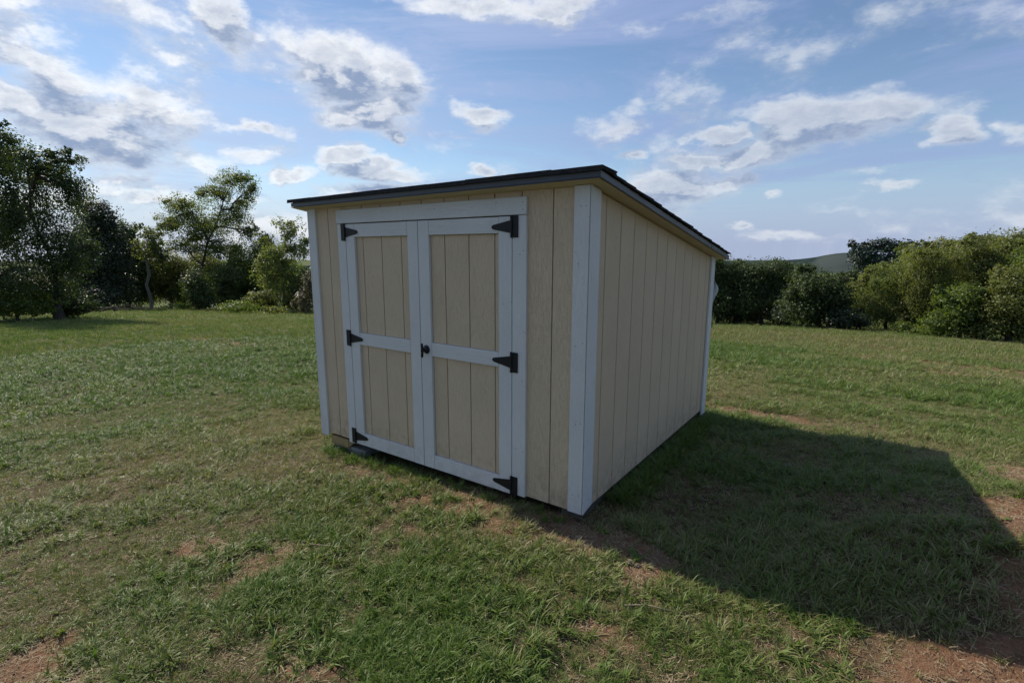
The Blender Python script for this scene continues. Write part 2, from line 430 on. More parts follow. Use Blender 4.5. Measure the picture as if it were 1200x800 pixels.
def build_ground():
    # polar sheet centred under the viewpoint; fine rings nearby, coarse to the horizon
    a0, a1 = math.radians(45), math.radians(215)              # the side with shed and trees gets finer spokes
    ang = np.concatenate([np.linspace(a0, a1, 620, endpoint=False), np.linspace(a1, a0 + 2 * math.pi, 90, endpoint=False)])
    rad = [0.12]
    while rad[-1] < 1300: rad.append(rad[-1] + max(.022, rad[-1] * .0135) if rad[-1] < 40 else rad[-1] * 1.08)
    rad = np.array(rad)
    A, R = np.meshgrid(ang, rad)
    X = 1.28 + R * np.cos(A); Y = -2.49 + R * np.sin(A)
    Z = ground_z(X, Y)
    V = np.stack([X.ravel(), Y.ravel(), Z.ravel()], 1)
    na = len(ang); nr = len(rad)
    i = np.arange(nr - 1)[:, None] * na; j = np.arange(na)[None, :]; j2 = (j + 1) % na
    Q = np.stack([i + j, i + na + j, i + na + j2, i + j2], -1).reshape(-1, 4)[:, ::-1]
    V = np.vstack([V, [[1.28, -2.49, float(ground_z(1.28, -2.49))]]])
    T = np.stack([np.arange(na), (np.arange(na) + 1) % na, np.full(na, len(V) - 1)], 1)
    me = fast_mesh('ground', V, Q, T, smooth=True)
    add_attr(me, 'dirt', dirt_mask(V[:, 0], V[:, 1])); add_attr(me, 'dist', np.hypot(V[:, 0] - 1.28, V[:, 1] + 2.49))
    mesh_obj('ground', me, ground_material(), kind='structure')
build_ground()

# far wooded hills closing the valley
def hill_material():
    m, t, p, out = new_mat('hazed_wooded_hill')
    v = t.n('ShaderNodeTexCoord').outputs['Object']
    n = t.noise(v, .05, 8, .7).outputs['Fac']; n2 = t.noise(v, .012, 3).outputs['Fac']
    c = t.mix(t.mapr(n, .35, .65), (.016, .028, .030), (.040, .058, .052))  # distance haze is put into the blue-grey hill colour
    c = t.mix(t.mapr(n2, .5, .6), c, (.06, .075, .07))
    t.link(c, p.inputs['Base Color']); p.inputs['Roughness'].default_value = 1; p.inputs['Specular IOR Level'].default_value = 0
    return m
def build_hills(name, r0, top, amp, bumps, seed):
    n = 720; ang = np.linspace(0, 2 * math.pi, n, endpoint=False)
    hgt = top + (fbm(np.cos(ang) * 3.1 + 5, np.sin(ang) * 3.1 + 5, seed=seed, oct=5) - .5) * amp + (vnoise(np.cos(ang) * 60, np.sin(ang) * 60, seed=seed) - .5) * 1.0
    az = np.degrees(np.arctan2(np.cos(ang), np.sin(ang)))      # from +Y towards +X
    for (c, w, h) in bumps: hgt = hgt + h * np.exp(-((az - c) / w) ** 2)
    V = []; prof = [(-90, -75), (-60, -.75), (-25, -.25), (0, 0), (60, -.1), (160, -.9), (240, -75)]
    for (dr, k) in prof:
        r = r0 + dr
        z = hgt if k == 0 else (np.full(n, -90.) if k == -75 else hgt + (hgt + 60) * k * .8)
        V.append(np.stack([1.28 + r * np.cos(ang), -2.49 + r * np.sin(ang), z], 1))
    V = np.vstack(V); rows = len(prof)
    i = np.arange(rows - 1)[:, None] * n; j = np.arange(n)[None, :]; j2 = (j + 1) % n
    Q = np.stack([i + j, i + j2, i + n + j2, i + n + j], -1).reshape(-1, 4)
    mesh_obj(name, fast_mesh(name, V, Q, smooth=True), hill_material(), kind='structure')
build_hills('hills', 620, -13.5, 5.0, [(-3.2, 3.0, 7.5), (6, 9, 3.0), (-62, 26, -7.0)], 61)

# ------------------------------------------------------------------ grass and ground litter (uncountable: 'stuff')
def blade(L, w, az, lean, curl, seg=3, x=0, y=0, z=0, twist=0):
    """one grass blade: points, quads/tris local"""
    P = []; pos = np.array([x, y, z], float); a = lean
    d = np.array([math.cos(az), math.sin(az)]); side = np.array([-math.sin(az + twist), math.cos(az + twist), 0])
    for s in range(seg + 1):
        ww = w * (1 - (s / seg) ** 1.6) * .5
        if s == seg: P.append(pos.copy())
        else: P.append(pos - side * ww); P.append(pos + side * ww)
        st = L / seg
        pos = pos + np.array([d[0] * math.sin(a) * st, d[1] * math.sin(a) * st, math.cos(a) * st]); a += curl
    F = []
    for s in range(seg - 1): F += [(2 * s, 2 * s + 1, 2 * s + 3), (2 * s, 2 * s + 3, 2 * s + 2)]
    k = 2 * (seg - 1); F.append((k, k + 1, k + 2))
    return P, F

def clump(kind, rs):
    V = []; F = []; C = []
    def add(P, T, c):
        o = len(V); V.extend(P); F.extend([tuple(i + o for i in t) for t in T]); C.extend([c + rs.uniform(-.04, .04)] * len(P))
    if kind == 'turf':
        for i in range(26):
            r = rs.uniform(0, .045); a = rs.uniform(0, 6.28)
            P, T = blade(rs.uniform(.025, .060), rs.uniform(.0034, .0062), rs.uniform(0, 6.28), rs.uniform(.3, 1.2), rs.uniform(-.05, .45), 3, r * math.cos(a), r * math.sin(a), -.004, rs.uniform(-.8, .8))
            add(P, T, rs.choice([.05, .15, .25, .4, .55, .75]) if rs.random() < .93 else .95)
    elif kind == 'tuft':                                       # coarser runners lying outwards
        for i in range(20):
            P, T = blade(rs.uniform(.055, .115), rs.uniform(.0060, .0098), rs.uniform(0, 6.28), rs.uniform(.25, 1.05), rs.uniform(.12, .45), 4, rs.gauss(0, .012), rs.gauss(0, .012), -.004, rs.uniform(-.7, .7))
            add(P, T, rs.choice([.0, .1, .25, .4, .5]))
    elif kind == 'lean':                                       # thin pale blades
        for i in range(16):
            P, T = blade(rs.uniform(.05, .10), rs.uniform(.0022, .0035), rs.uniform(0, 6.28), rs.uniform(.5, 1.3), rs.uniform(.0, .35), 3, rs.gauss(0, .025), rs.gauss(0, .025), -.004)
            add(P, T, rs.choice([.4, .55, .7, .9]))
    elif kind == 'weed':                                       # small broad leaves
        for i in range(9):
            az = rs.uniform(0, 6.28); l = rs.uniform(.018, .04); w = l * rs.uniform(.35, .6); ln = rs.uniform(.9, 1.4)
            P, T = blade(l, w, az, ln, .15, 4, rs.gauss(0, .012), rs.gauss(0, .012), rs.uniform(.002, .02)); add(P, T, rs.choice([.0, .05, .15]))
    elif kind == 'straw':
        for i in range(16):
            r = rs.uniform(0, .07); a = rs.uniform(0, 6.28)
            P, T = blade(rs.uniform(.008, .032), rs.uniform(.0016, .0034), rs.uniform(0, 6.28), rs.uniform(1.35, 1.6), rs.uniform(-.05, .1), 2, r * math.cos(a), r * math.sin(a), rs.uniform(0, .006), rs.uniform(-1, 1))
            add(P, T, rs.choice([.8, .9, 1.0]))
    elif kind == 'crumb':
        for i in range(9):
            r = rs.uniform(0, .06); a = rs.uniform(0, 6.28); s = rs.uniform(.0014, .0038); c = np.array([r * math.cos(a), r * math.sin(a), s * .4])
            D = [c + np.array(q) * s * rs.uniform(.7, 1.2) for q in ((1, 0, 0), (0, 1, 0), (-1, 0, 0), (0, -1, 0), (0, 0, .9), (0, 0, -.6))]
            add(D, [(0, 1, 4), (1, 2, 4), (2, 3, 4), (3, 0, 4), (1, 0, 5), (2, 1, 5), (3, 2, 5), (0, 3, 5)], rs.choice([.2, .5, .9]))
    elif kind == 'field':                                      # big clump for the far meadow
        for i in range(22):
            r = rs.uniform(0, .10); a = rs.uniform(0, 6.28)
            P, T = blade(rs.uniform(.05, .13), rs.uniform(.007, .013), rs.uniform(0, 6.28), rs.uniform(.2, 1.1), rs.uniform(.0, .4), 2, r * math.cos(a), r * math.sin(a), -.01, rs.uniform(-.8, .8))
            add(P, T, rs.choice([.05, .15, .25, .4, .6, .9]))
    return np.array(V), np.array(F), np.array(C)

def grass_material(name, ramp, trans=.35, rough=.5, spec=.3):
    m = bpy.data.materials.new(name); m.use_nodes = True; m.node_tree.nodes.clear(); t = NT(m.node_tree)
    out = t.n('ShaderNodeOutputMaterial')
    bc = t.n('ShaderNodeAttribute', attribute_name='bc').outputs['Fac']
    ti = t.n('ShaderNodeAttribute', attribute_name='tint', attribute_type='INSTANCER').outputs['Fac']
    rp = t.n('ShaderNodeValToRGB'); els = rp.color_ramp.elements
    while len(els) < len(ramp): els.new(.5)
    for e, (pos, c) in zip(els, ramp): e.position = pos; e.color = (*c, 1)
    t.link(t.math('ADD', bc, t.math('MULTIPLY', t.math('SUBTRACT', ti, .5), .75), clamp=True), rp.inputs[0])
    p = t.n('ShaderNodeBsdfPrincipled', in_Roughness=rough); p.inputs['Specular IOR Level'].default_value = spec
    t.link(rp.outputs[0], p.inputs['Base Color'])
    tr = t.n('ShaderNodeBsdfTranslucent'); t.link(t.mix(1.0, rp.outputs[0], (1.15, 1.25, .6), 'MULTIPLY'), tr.inputs[0])
    mx = t.n('ShaderNodeMixShader', in_0=trans); t.link(p.outputs[0], mx.inputs[1]); t.link(tr.outputs[0], mx.inputs[2]); t.link(mx.outputs[0], out.inputs[0])
    return m

def scatter_nodes():
    g = bpy.data.node_groups.new("scatter_clumps", 'GeometryNodeTree')
    g.interface.new_socket("Geometry", in_out='INPUT', socket_type='NodeSocketGeometry')
    g.interface.new_socket("Geometry", in_out='OUTPUT', socket_type='NodeSocketGeometry')
    N = g.nodes; L = g.links
    gi = N.new('NodeGroupInput'); go = N.new('NodeGroupOutput')
    def attr(name, ty):
        n = N.new('GeometryNodeInputNamedAttribute'); n.data_type = ty; n.inputs['Name'].default_value = name; return n.outputs['Attribute']
    pid = attr('pid', 'INT')
    cmp_ = N.new('FunctionNodeCompare'); cmp_.data_type = 'INT'; cmp_.operation = 'GREATER_EQUAL'
    L.new(pid, cmp_.inputs[2]); cmp_.inputs[3].default_value = 0
    sep = N.new('GeometryNodeSeparateGeometry'); sep.domain = 'POINT'
    L.new(gi.outputs[0], sep.inputs[0]); L.new(cmp_.outputs[0], sep.inputs['Selection'])
    sp = N.new('GeometryNodeSplitToInstances'); sp.domain = 'POINT'
    L.new(sep.outputs[0], sp.inputs[0]); L.new(pid, sp.inputs['Group ID'])
    ip = N.new('GeometryNodeInstanceOnPoints')
    L.new(sep.outputs[1], ip.inputs['Points']); L.new(sp.outputs[0], ip.inputs['Instance'])
    ip.inputs['Pick Instance'].default_value = True
    L.new(attr('sel', 'INT'), ip.inputs['Instance Index'])
    e2r = N.new('FunctionNodeEulerToRotation'); L.new(attr('rot', 'FLOAT_VECTOR'), e2r.inputs[0]); L.new(e2r.outputs[0], ip.inputs['Rotation'])
    L.new(attr('scl', 'FLOAT'), ip.inputs['Scale'])
    L.new(ip.outputs[0], go.inputs[0])
    return g
SCATTER = scatter_nodes()

def scatter(name, kinds, counts, X, Y, sel, scl, tint, mat, label, cat, lift=0.0, seed=1):
    rs = random.Random(seed)
    V = []; F = []; BC = []; PID = []; off = 0; k = 0
    for kd, c in zip(kinds, counts):
        for i in range(c):
            v, f, b = clump(kd, rs); V.append(v); F.append(f + off); BC.append(b); PID.append(np.full(len(v), k)); off += len(v); k += 1
    nP = off; n = len(X)
    Z = ground_z(X, Y) + lift
    V.append(np.stack([X, Y, Z], 1))
    me = fast_mesh(name, np.vstack(V), None, np.vstack(F))
    z0 = np.zeros(nP)
    add_attr(me, 'bc', np.concatenate(BC + [np.zeros(n)]))
    add_attr(me, 'pid', np.concatenate(PID + [np.full(n, -1)]).astype(np.int32), 'INT')
    add_attr(me, 'sel', np.concatenate([z0, sel]).astype(np.int32), 'INT')
    r = rng.random((n, 3)); rot = np.stack([(r[:, 0] - .5) * .35, (r[:, 1] - .5) * .35, r[:, 2] * 6.283], 1)
    add_attr(me, 'rot', np.vstack([np.zeros((nP, 3)), rot]), 'FLOAT_VECTOR')
    add_attr(me, 'scl', np.concatenate([z0 + 1, scl])); add_attr(me, 'tint', np.concatenate([z0, tint]))
    o = mesh_obj(name, me, mat, label=label, cat=cat, kind='stuff')
    md = o.modifiers.new('scatter', 'NODES'); md.node_group = SCATTER
    return o

def fan(n, r0, r1, a0=38, a1=205):
    r = np.sqrt(rng.random(n) * (r1 * r1 - r0 * r0) + r0 * r0); a = np.radians(rng.uniform(a0, a1, n))
    return 1.28 + r * np.cos(a), -2.49 + r * np.sin(a), r

def outside_shed(X, Y, m=0.0):
    return ~((X > -2.46 - m) & (X < -.02 + m) & (Y > .03 - m) & (Y < 2.45 + m))

def build_grass():
    XS = []; YS = []; SE = []; SL = []; TI = []
    # bands: (count, r0, r1, scale range, allow dirt)
    bands = [(26000, .55, 3.2, .55, 1.0, 0), (60000, 3.2, 7.5, .6, 1.1, 0), (62000, 7.5, 15, .9, 1.5, 0), (36000, 15, 28, .8, 1.3, 1), (34000, 28, 62, 1.1, 1.9, 1)]
    for (n, r0, r1, s0, s1, fld) in bands:
        X, Y, r = fan(n, r0, r1)
        d = dirt_mask(X, Y)
        patch = fbm(X * 2.3, Y * 2.3, seed=71, oct=4)
        dens = np.clip(1.1 - d * 1.7, .03, 1) * np.clip((patch - .30) * 4.5, np.clip(.22 + (r - 1.5) * .12 + np.maximum(0, -X - .8) * .25, .22, .75), 1) if r0 < 7 else np.clip(1.1 - d * 1.0, .08, 1)
        k = (rng.random(n) < dens) & outside_shed(X, Y)
        X, Y, r, patch, d = X[k], Y[k], r[k], patch[k], d[k]; n = len(X)
        # which clump: 0-5 turf, 6-10 tuft, 11-13 lean, 14-16 weed, 17-20 field
        u = rng.random(n); big = np.clip((patch - .46) * 5 + .12 * np.exp(-((X - .3) / 1.6) ** 2 - ((Y + 1.0) / .9) ** 2), 0.05, .75)
        sel = np.where(u < big, rng.integers(6, 11, n), np.where(u < big + .24, rng.integers(11, 14, n), np.where(u < big + .29, rng.integers(14, 17, n), rng.integers(0, 6, n))))
        if fld: sel = rng.integers(17, 21, n)
        elif r0 > 7: sel = np.where(rng.random(n) < .35, rng.integers(6, 11, n), sel)
        col = fbm(X * .8, Y * .8, seed=81, oct=4); wide = fbm(X * .16, Y * .16, seed=91, oct=3)
        tint = (.47 if r0 < 7 else .41) + (col - .5) * 1.0 + (wide - .5) * .9 + rng.normal(0, .12, n) + d * .18
        # greener stretches and the dry pale sweep left of the doors
        for (cx, cy, rx, ry, w) in ((-6.5, 2.2, 2.5, 1.2, -.30), (-1.4, 9.4, 2.5, 2.2, -.38), (-3.5, 19.2, 5, 1.2, -.1), (-3.3, -.3, 1.3, .6, .22), (-1.6, -.2, 1.2, .5, .18), (1.2, 1.2, 1.5, 1.5, -.28), (.3, -1.0, .8, .4, -.15), (1.1, -.5, .5, .3, -.2), (-16, 5, 10, 5, -.34), (.2, -1.0, 1.2, .6, -.12)):
            tint = tint + w * np.exp(-((X - cx) / rx) ** 2 - ((Y - cy) / ry) ** 2)
        XS.append(X); YS.append(Y); SE.append(sel); SL.append(rng.uniform(s0, s1, n) * np.clip(.8 + (patch - .4) * .9, .6, 1.35)); TI.append(np.clip(tint, 0, 1))
    X, Y, r = fan(90000, .5, 9.0); d = dirt_mask(X, Y)          # short undergrowth between the tufts
    k = (rng.random(len(X)) < np.clip(1.05 - d * 1.5 - .75 * np.exp(-((X - .45) / 1.35) ** 2 - ((Y + .95) / .75) ** 2), .04, 1)) & outside_shed(X, Y); X, Y, d = X[k], Y[k], d[k]; n = len(X)
    XS.append(X); YS.append(Y); SE.append(np.where(rng.random(n) < .3, rng.integers(11, 14, n), rng.integers(0, 6, n))); SL.append(rng.uniform(.38, .68, n))
    TI.append(np.clip(.62 + (fbm(X * .8, Y * .8, seed=81, oct=4) - .5) * 1.2 + rng.normal(0, .16, n) + d * .2, 0, 1))
    n = 1500                                                     # coarse crabgrass crowns in the trodden patch before the doors
    X = rng.uniform(-1.6, 1.35, n); Y = -.15 - 1.5 * rng.random(n); d = dirt_mask(X, Y); cl = fbm(X * 4, Y * 4, seed=101, oct=3)
    k = (rng.random(n) < np.clip((cl - .38) * 5, 0, 1) * np.clip(1.1 - d, .1, 1)); X, Y, d = X[k], Y[k], d[k]; n = len(X)
    XS.append(X); YS.append(Y); SE.append(rng.integers(6, 11, n)); SL.append(rng.uniform(.75, 1.12, n)); TI.append(np.clip(rng.normal(.42, .12, n), 0, 1))
    gm = grass_material('grass_blades', [(0, (.088, .155, .024)), (.22, (.135, .192, .040)), (.46, (.180, .200, .070)), (.70, (.27, .25, .115)), (.9, (.37, .30, .18)), (1, (.27, .20, .12))])
    scatter('grass', ['turf', 'tuft', 'lean', 'weed', 'field'], [6, 5, 3, 3, 4], *[np.concatenate(q) for q in (XS, YS, SE, SL, TI)], gm,
            'short patchy green and yellowing grass covering the whole meadow around the shed', 'grass', seed=5)
    # taller grass hugging the shed foot, shaded side
    n = 2600; e = rng.random(n)
    side = rng.random(n) < .62
    X = np.where(side, rng.normal(.07, .05, n), -2.5 * e); Y = np.where(side, .35 + 2.2 * e, rng.normal(-.03, .04, n))
    k = outside_shed(X, Y) & (rng.random(n) < np.where(side, .9, np.where(X < -1.2, .35, .05)))
    X, Y = X[k], Y[k]; n = len(X)
    scatter('edge_grass', ['tuft', 'lean'], [4, 3], X, Y, rng.integers(0, 7, n), rng.uniform(.7, 1.15, n), np.clip(rng.normal(.35, .15, n), 0, 1), gm,
            'longer unmown grass tufts growing tight against the foot of the shed', 'grass', seed=9)
    X, Y, r = fan(70000, .5, 7.5); d = dirt_mask(X, Y)
    k = (rng.random(len(X)) < .45 + .5 * d) & outside_shed(X, Y); X, Y = X[k], Y[k]; n = len(X)
    sm = grass_material('dry_litter', [(0, (.20, .15, .08)), (.5, (.30, .23, .14)), (.85, (.40, .33, .22)), (1, (.26, .17, .10))], .1, .8, .2)
    scatter('dead_grass', ['straw'], [8], X, Y, rng.integers(0, 8, n), rng.uniform(.6, 1.4, n), rng.random(n), sm,
            'dead straw-coloured grass bits littering the soil between the green tufts', 'dead grass', seed=12)
    X, Y, r = fan(16000, .5, 6.0); d = dirt_mask(X, Y)
    k = (rng.random(len(X)) < np.clip(d * 1.6 - .25, 0.03, 1)) & outside_shed(X, Y); X, Y = X[k], Y[k]; n = len(X)
    cm = grass_material('soil_crumbs', [(0, (.12, .075, .045)), (.5, (.20, .13, .08)), (1, (.28, .20, .14))], 0, .95, .1)
    scatter('soil_crumbs', ['crumb'], [8], X, Y, rng.integers(0, 8, n), rng.uniform(.5, 1.6, n), rng.random(n), cm,
            'loose brown soil crumbs and grit on the bare earth patches', 'soil', seed=14)
build_grass()

# ------------------------------------------------------------------ shed
SLOPE = -0.1687
ROOF0 = 1.860
def roof_z(y): return ROOF0 + SLOPE * y
FX0, FX1, DY = -2.515, 0.0, 2.483
shed = empty('shed', (0, 0, 0), 'tan wooden lean-to shed with white trim, double doors and black shingle roof', 'shed')
EXTRA = []
def part(name, me, mat, parent=shed, label=None):
    o = mesh_obj(name, me, mat, parent, label=label); return o

T = .018       # trim thickness; siding face sits T behind trim face
# inner dark core (keeps light out behind the grooves)
core = poly_prism('wall_core', [(.034, .0), (DY - .034, .0), (DY - .034, roof_z(DY - .034) - .004), (.034, roof_z(.034) - .004)], 'x', FX0 + .034, FX1 - .034)
part('wall_frame', core, M['gap'])

def board_front(x0, x1, z0, z1, y=T, th=.014, name='siding_board', parent=shed, gap=.0032):
    me = box_mesh(name, x0 + gap, x1 - gap, y, y + th, z0, z1, bevel=.0016)
    return part(name, me, M['siding'], parent)
# front grooves
grooves = [-.2399 - (10 - k) * .2032 for k in range(-1, 12)]
def span_boards(x0, x1, z0, z1, **kw):
    xs = [x0] + [q for q in grooves if x0 + .012 < q < x1 - .012] + [x1]
    for a, b in zip(xs[:-1], xs[1:]): board_front(a, b, z0, z1, **kw)
span_boards(FX0 + .0175, -2.10, .005, roof_z(0) - .006)
span_boards(-.45, FX1 - .0175, .005, roof_z(0) - .006)
span_boards(-2.10, -.45, 1.79, roof_z(0) - .006)
# side (right), left and back boards
def board_side(y0, y1, xf, s, gap=.0048):
    xa, xb = (xf - .014, xf) if s > 0 else (xf, xf + .014)
    pts = [(y0 + gap, .012), (y1 - gap, .012), (y1 - gap, roof_z(y1) - .006), (y0 + gap, roof_z(y0) - .006)]
    part('siding_board', poly_prism('siding_board', pts, 'x', xa, xb, .0016), M['siding'])
ys = [.034] + [.018 + .2032 * k for k in range(1, 12)] + [DY - .034]
for a, b in zip(ys[:-1], ys[1:]):
    board_side(a, b, FX1 - T, 1); board_side(a, b, FX0 + T, -1)
xs = [FX0 + .034] + [FX0 + .1 + .2032 * k for k in range(1, 12)] + [FX1 - .034]
for a, b in zip(xs[:-1], xs[1:]):
    part('siding_board', box_mesh('siding_board', a + .0032, b - .0032, DY - T - .014, DY - T, .012, roof_z(DY) - .006, .0016), M['siding'])

# corner trim: front faces
def trim(name, x0, x1, y0, y1, z0, z1, mat='trim_v', parent=shed, bevel=.0022):
    return part(name, box_mesh(name, x0, x1, y0, y1, z0, z1, bevel), M[mat], parent)
ct = trim('corner_trim', -.1018, -.0085, 0, T + .001, .008, roof_z(0) - .004)
ct2 = part('corner_trim', poly_prism('corner_trim', [(T + .0045, .013), (.1161, .033), (.1161, roof_z(.116) - .004), (T + .0045, roof_z(T) - .004)], 'x', FX1 - T + .001, FX1 + .0002, .0022), M['trim_v'])
# nose of the side trim lapping the front board's end grain, with a shadow gap
bmn = bmesh.new(); bmn.from_mesh(ct2.data); nose = poly_prism('nose', [(.0004, .010), (T + .004, .013), (T + .004, roof_z(T) - .0045), (.0004, roof_z(0) - .0045)], 'x', FX1 - .0042, FX1 + .0002, .0008); bmn.from_mesh(nose); bmn.to_mesh(ct2.data); bmn.free()
trim('corner_trim', FX0 + .0175, -2.4148, 0, T + .001, -.02, roof_z(0) - .004)
part('corner_trim', poly_prism('corner_trim', [(.0002, -.02), (.105, -.02), (.105, roof_z(.105) - .004), (.0002, roof_z(0) - .004)], 'x', FX0, FX0 + T - .001, .0022), M['trim_v'])
for xf, a in ((FX1, -1), (FX0, 1)):
    lo, hi = (xf - T + .001, xf) if a < 0 else (xf, xf + T - .001)
    part('corner_trim', poly_prism('corner_trim', [(2.3745, -.03), (DY, -.03), (DY, roof_z(DY) - .004), (2.3745, roof_z(2.3745) - .004)], 'x', lo, hi, .0022), M['trim_v'])
trim('corner_trim', -.1018, -.0185, DY - T - .001, DY - .0005, -.03, roof_z(DY) - .004)
trim('corner_trim', FX0 + .0185, -2.4148, DY - T - .001, DY - .0005, -.03, roof_z(DY) - .004)

# door casing and header
h1 = trim('header_trim', -2.145, -.4055, -.0025, T + .001, 1.7225, 1.8205, 'trim_h')
c1 = trim('door_casing', -2.1364, -2.0445, -.001, T + .001, -.012, 1.7195)
c2 = trim('door_casing', -.5035, -.4055, -.001, T + .001, .002, 1.7195)
# thin brown caulk line right of header and casing
# doors
def make_door(x0, x1, hinge_left):
    st = .0975
    d = part('door', box_mesh('door', x0 + .004, x1 - .004, T + .0165, T + .026, -.002, 1.712), M['gap'], shed)
    xa, xb = x0, x1
    trim('stile', xa, xa + st, -.0015, T + .016, -.004, 1.7155, parent=d)
    trim('stile', xb - st, xb, -.0015, T + .016, -.004, 1.7155, parent=d)
    for (z0, z1, y) in ((1.621, 1.7150, -.0005), (.8125, .9045, -.0008), (-.0035, .096, -.0005)):
        trim('rail', xa + st + .0012, xb - st - .0012, y, T + .016, z0, z1, 'trim_h', parent=d)
    for (z0, z1) in ((.0975, .811), (.906, 1.6195)):
        xs = [xa + st + .001] + [q for q in grooves if xa + st + .012 < q < xb - st - .012] + [xb - st - .001]
        for a, b in zip(xs[:-1], xs[1:]): board_front(a, b, z0, z1, y=T - .001, th=.014, name='panel_board', parent=d)
    # T hinges
    s = 1 if hinge_left else -1
    hx = -2.0435 if hinge_left else -.5055
    for zc in (1.657, .856, .060):
        hg = part('hinge', box_mesh('hinge', min(hx - s * .007, hx - s * .046), max(hx - s * .007, hx - s * .046), -.0065, -.0028, zc - .062, zc + .062, .001), M['black'], d)
        hg2 = poly_prism('hinge', [(hx + s * .004, zc - .037), (hx + s * .004, zc + .037), (hx + s * .135, zc + .013), (hx + s * .147, zc + .006), (hx + s * .147, zc - .006), (hx + s * .135, zc - .013)], 'y', -.0066, -.0027, .0008)
        bm = bmesh.new(); bm.from_mesh(hg.data); bm.from_mesh(hg2)
        V, Q = tube([(hx, -.0095, zc - .063), (hx, -.0095, zc + .063)], [.0068, .0068], 10)
        vs = [bm.verts.new(v) for v in V]
        for q in Q: bm.faces.new([vs[i] for i in q])
        bm.faces.new(vs[:10][::-1]); bm.faces.new(vs[10:])
        for (sx, sz) in ((-.026, .045), (-.026, 0), (-.026, -.045), (.03, .015), (.03, -.015), (.08, 0), (.125, 0)):    # screw heads
            c = Vector((hx + s * sx, -.0074, zc + sz)); ring = [bm.verts.new(c + Vector((math.cos(a) * .0045, 0.0009, math.sin(a) * .0045))) for a in [i * math.pi / 4 for i in range(8)]]
            cv = bm.verts.new(c + Vector((0, -.0009, 0)))
            for i in range(8): bm.faces.new((ring[i], ring[(i + 1) % 8], cv))
        bmesh.ops.recalc_face_normals(bm, faces=bm.faces)
        bm.to_mesh(hg.data); bm.free()
    return d
dl = make_door(-2.0385, -1.2815, True)
dr = make_door(-1.2765, -.5080, False)
# T handle on the right-hand door
def lathe_y(cx, cz, prof, n=18):
    V = []; Q = []
    for (y, r) in prof:
        for k in range(n):
            a = 2 * math.pi * k / n; V.append((cx + math.cos(a) * r, y, cz + math.sin(a) * r))
    for i in range(len(prof) - 1):
        for k in range(n): Q.append((i * n + k, (i + 1) * n + k, (i + 1) * n + (k + 1) % n, i * n + (k + 1) % n))
    return V, Q
V, Q = lathe_y(-1.2235, .856, [(-.0015, .030), (-.006, .030), (-.011, .024), (-.013, .012), (-.038, .010), (-.040, .0)])
part('door_handle', fast_mesh('door_handle', V, Q, smooth=False), M['black'], dr)
V, Q = tube([(-1.2235, -.044, .806), (-1.2235, -.047, .812), (-1.2235, -.044, .84), (-1.2235, -.0435, .856), (-1.2235, -.044, .872), (-1.2235, -.047, .898), (-1.2235, -.044, .904)], [.004, .0085, .009, .011, .009, .0085, .004], 12)
me = fast_mesh('handle_bar', V, Q, smooth=True); part('handle_bar', me, M['black'], dr)
# nail heads in the trim
nail = box_mesh('nail', -.0022, .0022, -.0008, .0008, -.0022, .0022)
def nails(parent, pts, y):
    for (x, z) in pts:
        o = mesh_obj('nail', nail, M['nail'], parent); o.location = (x, y, z)
nails(h1, [(-1.62 + .5 * k, 1.79 + .006 * (-1) ** k) for k in range(-1, 3)] + [(-.43, 1.75), (-.43, 1.79)], -.003)
nails(c2, [(-.425, .3), (-.475, .31), (-.43, .75), (-.42, 1.05), (-.45, 1.5), (-.425, 1.52)], -.0015)
nails(c1, [(-2.11, .3), (-2.06, .7), (-2.12, 1.3)], -.0015)
nails(ct, [(-.07, .12), (-.03, .125), (-.06, .55), (-.03, .56), (-.075, 1.0), (-.03, 1.02), (-.07, 1.45), (-.06, 1.75), (-.03, 1.75)], -.0006)

# roof: sheathing, soffit boards, drip edge, shingle courses
RX0, RX1, RY0, RY1 = -2.585, .082, -.080, 2.585
def roof_prism(name, x0, x1, y0, y1, lo, hi, bevel=0):
    return poly_prism(name, [(y0, roof_z(y0) + lo), (y1, roof_z(y1) + lo), (y1, roof_z(y1) + hi), (y0, roof_z(y0) + hi)], 'x', x0, x1, bevel)
roof = part('roof', roof_prism('roof', RX0 + .004, RX1 - .004, RY0 + .004, RY1 - .004, .0105, .046), M['sheath'], shed)
xb = RX0 + .003
for w_ in (1.22, 1.22, .27):                                   # soffit boards, seams across the slope
    x2 = min(xb + w_, RX1 - .003)
    for (ya, yb) in ((RY0 + .003, 1.12), (1.1225, RY1 - .003)):
        part('soffit_board', roof_prism('soffit_board', xb, x2 - .002, ya, yb, 0, .010, .001), M['soffit'], roof)
    xb = x2
def drip(name, pts_top, out_dir):
    """angled metal edging with a small kicked-out lip, from a to b"""
    a, b = [Vector(p) for p in pts_top]; o = Vector(out_dir)
    prof = [(-.06, .034), (.0065, .034), (.0055, .006), (.0105, -.001), (.0085, -.0015), (.0025, .006), (.0025, .031), (-.06, .0315)]
    bm = bmesh.new(); R = []
    for p in (a, b): R.append([bm.verts.new(p + o * q + Vector((0, 0, h))) for q, h in prof])
    n = len(prof)
    for i in range(n): bm.faces.new((R[0][i], R[1][i], R[1][(i + 1) % n], R[0][(i + 1) % n]))
    bm.faces.new(R[0]); bm.faces.new(R[1][::-1]); bmesh.ops.recalc_face_normals(bm, faces=bm.faces)
    me = bpy.data.meshes.new(name); bm.to_mesh(me); bm.free()
    part(name, me, M['flash'], roof)
def rz(y): return roof_z(y) + .018
drip('drip_edge', ((RX0 - .004, RY0, rz(RY0) - .018), (RX1 + .004, RY0, rz(RY0) - .018)), (0, -1, 0))
drip('drip_edge', ((RX1, RY0 - .003, roof_z(RY0 - .003)), (RX1, 2.05, roof_z(2.05))), (1, 0, 0))
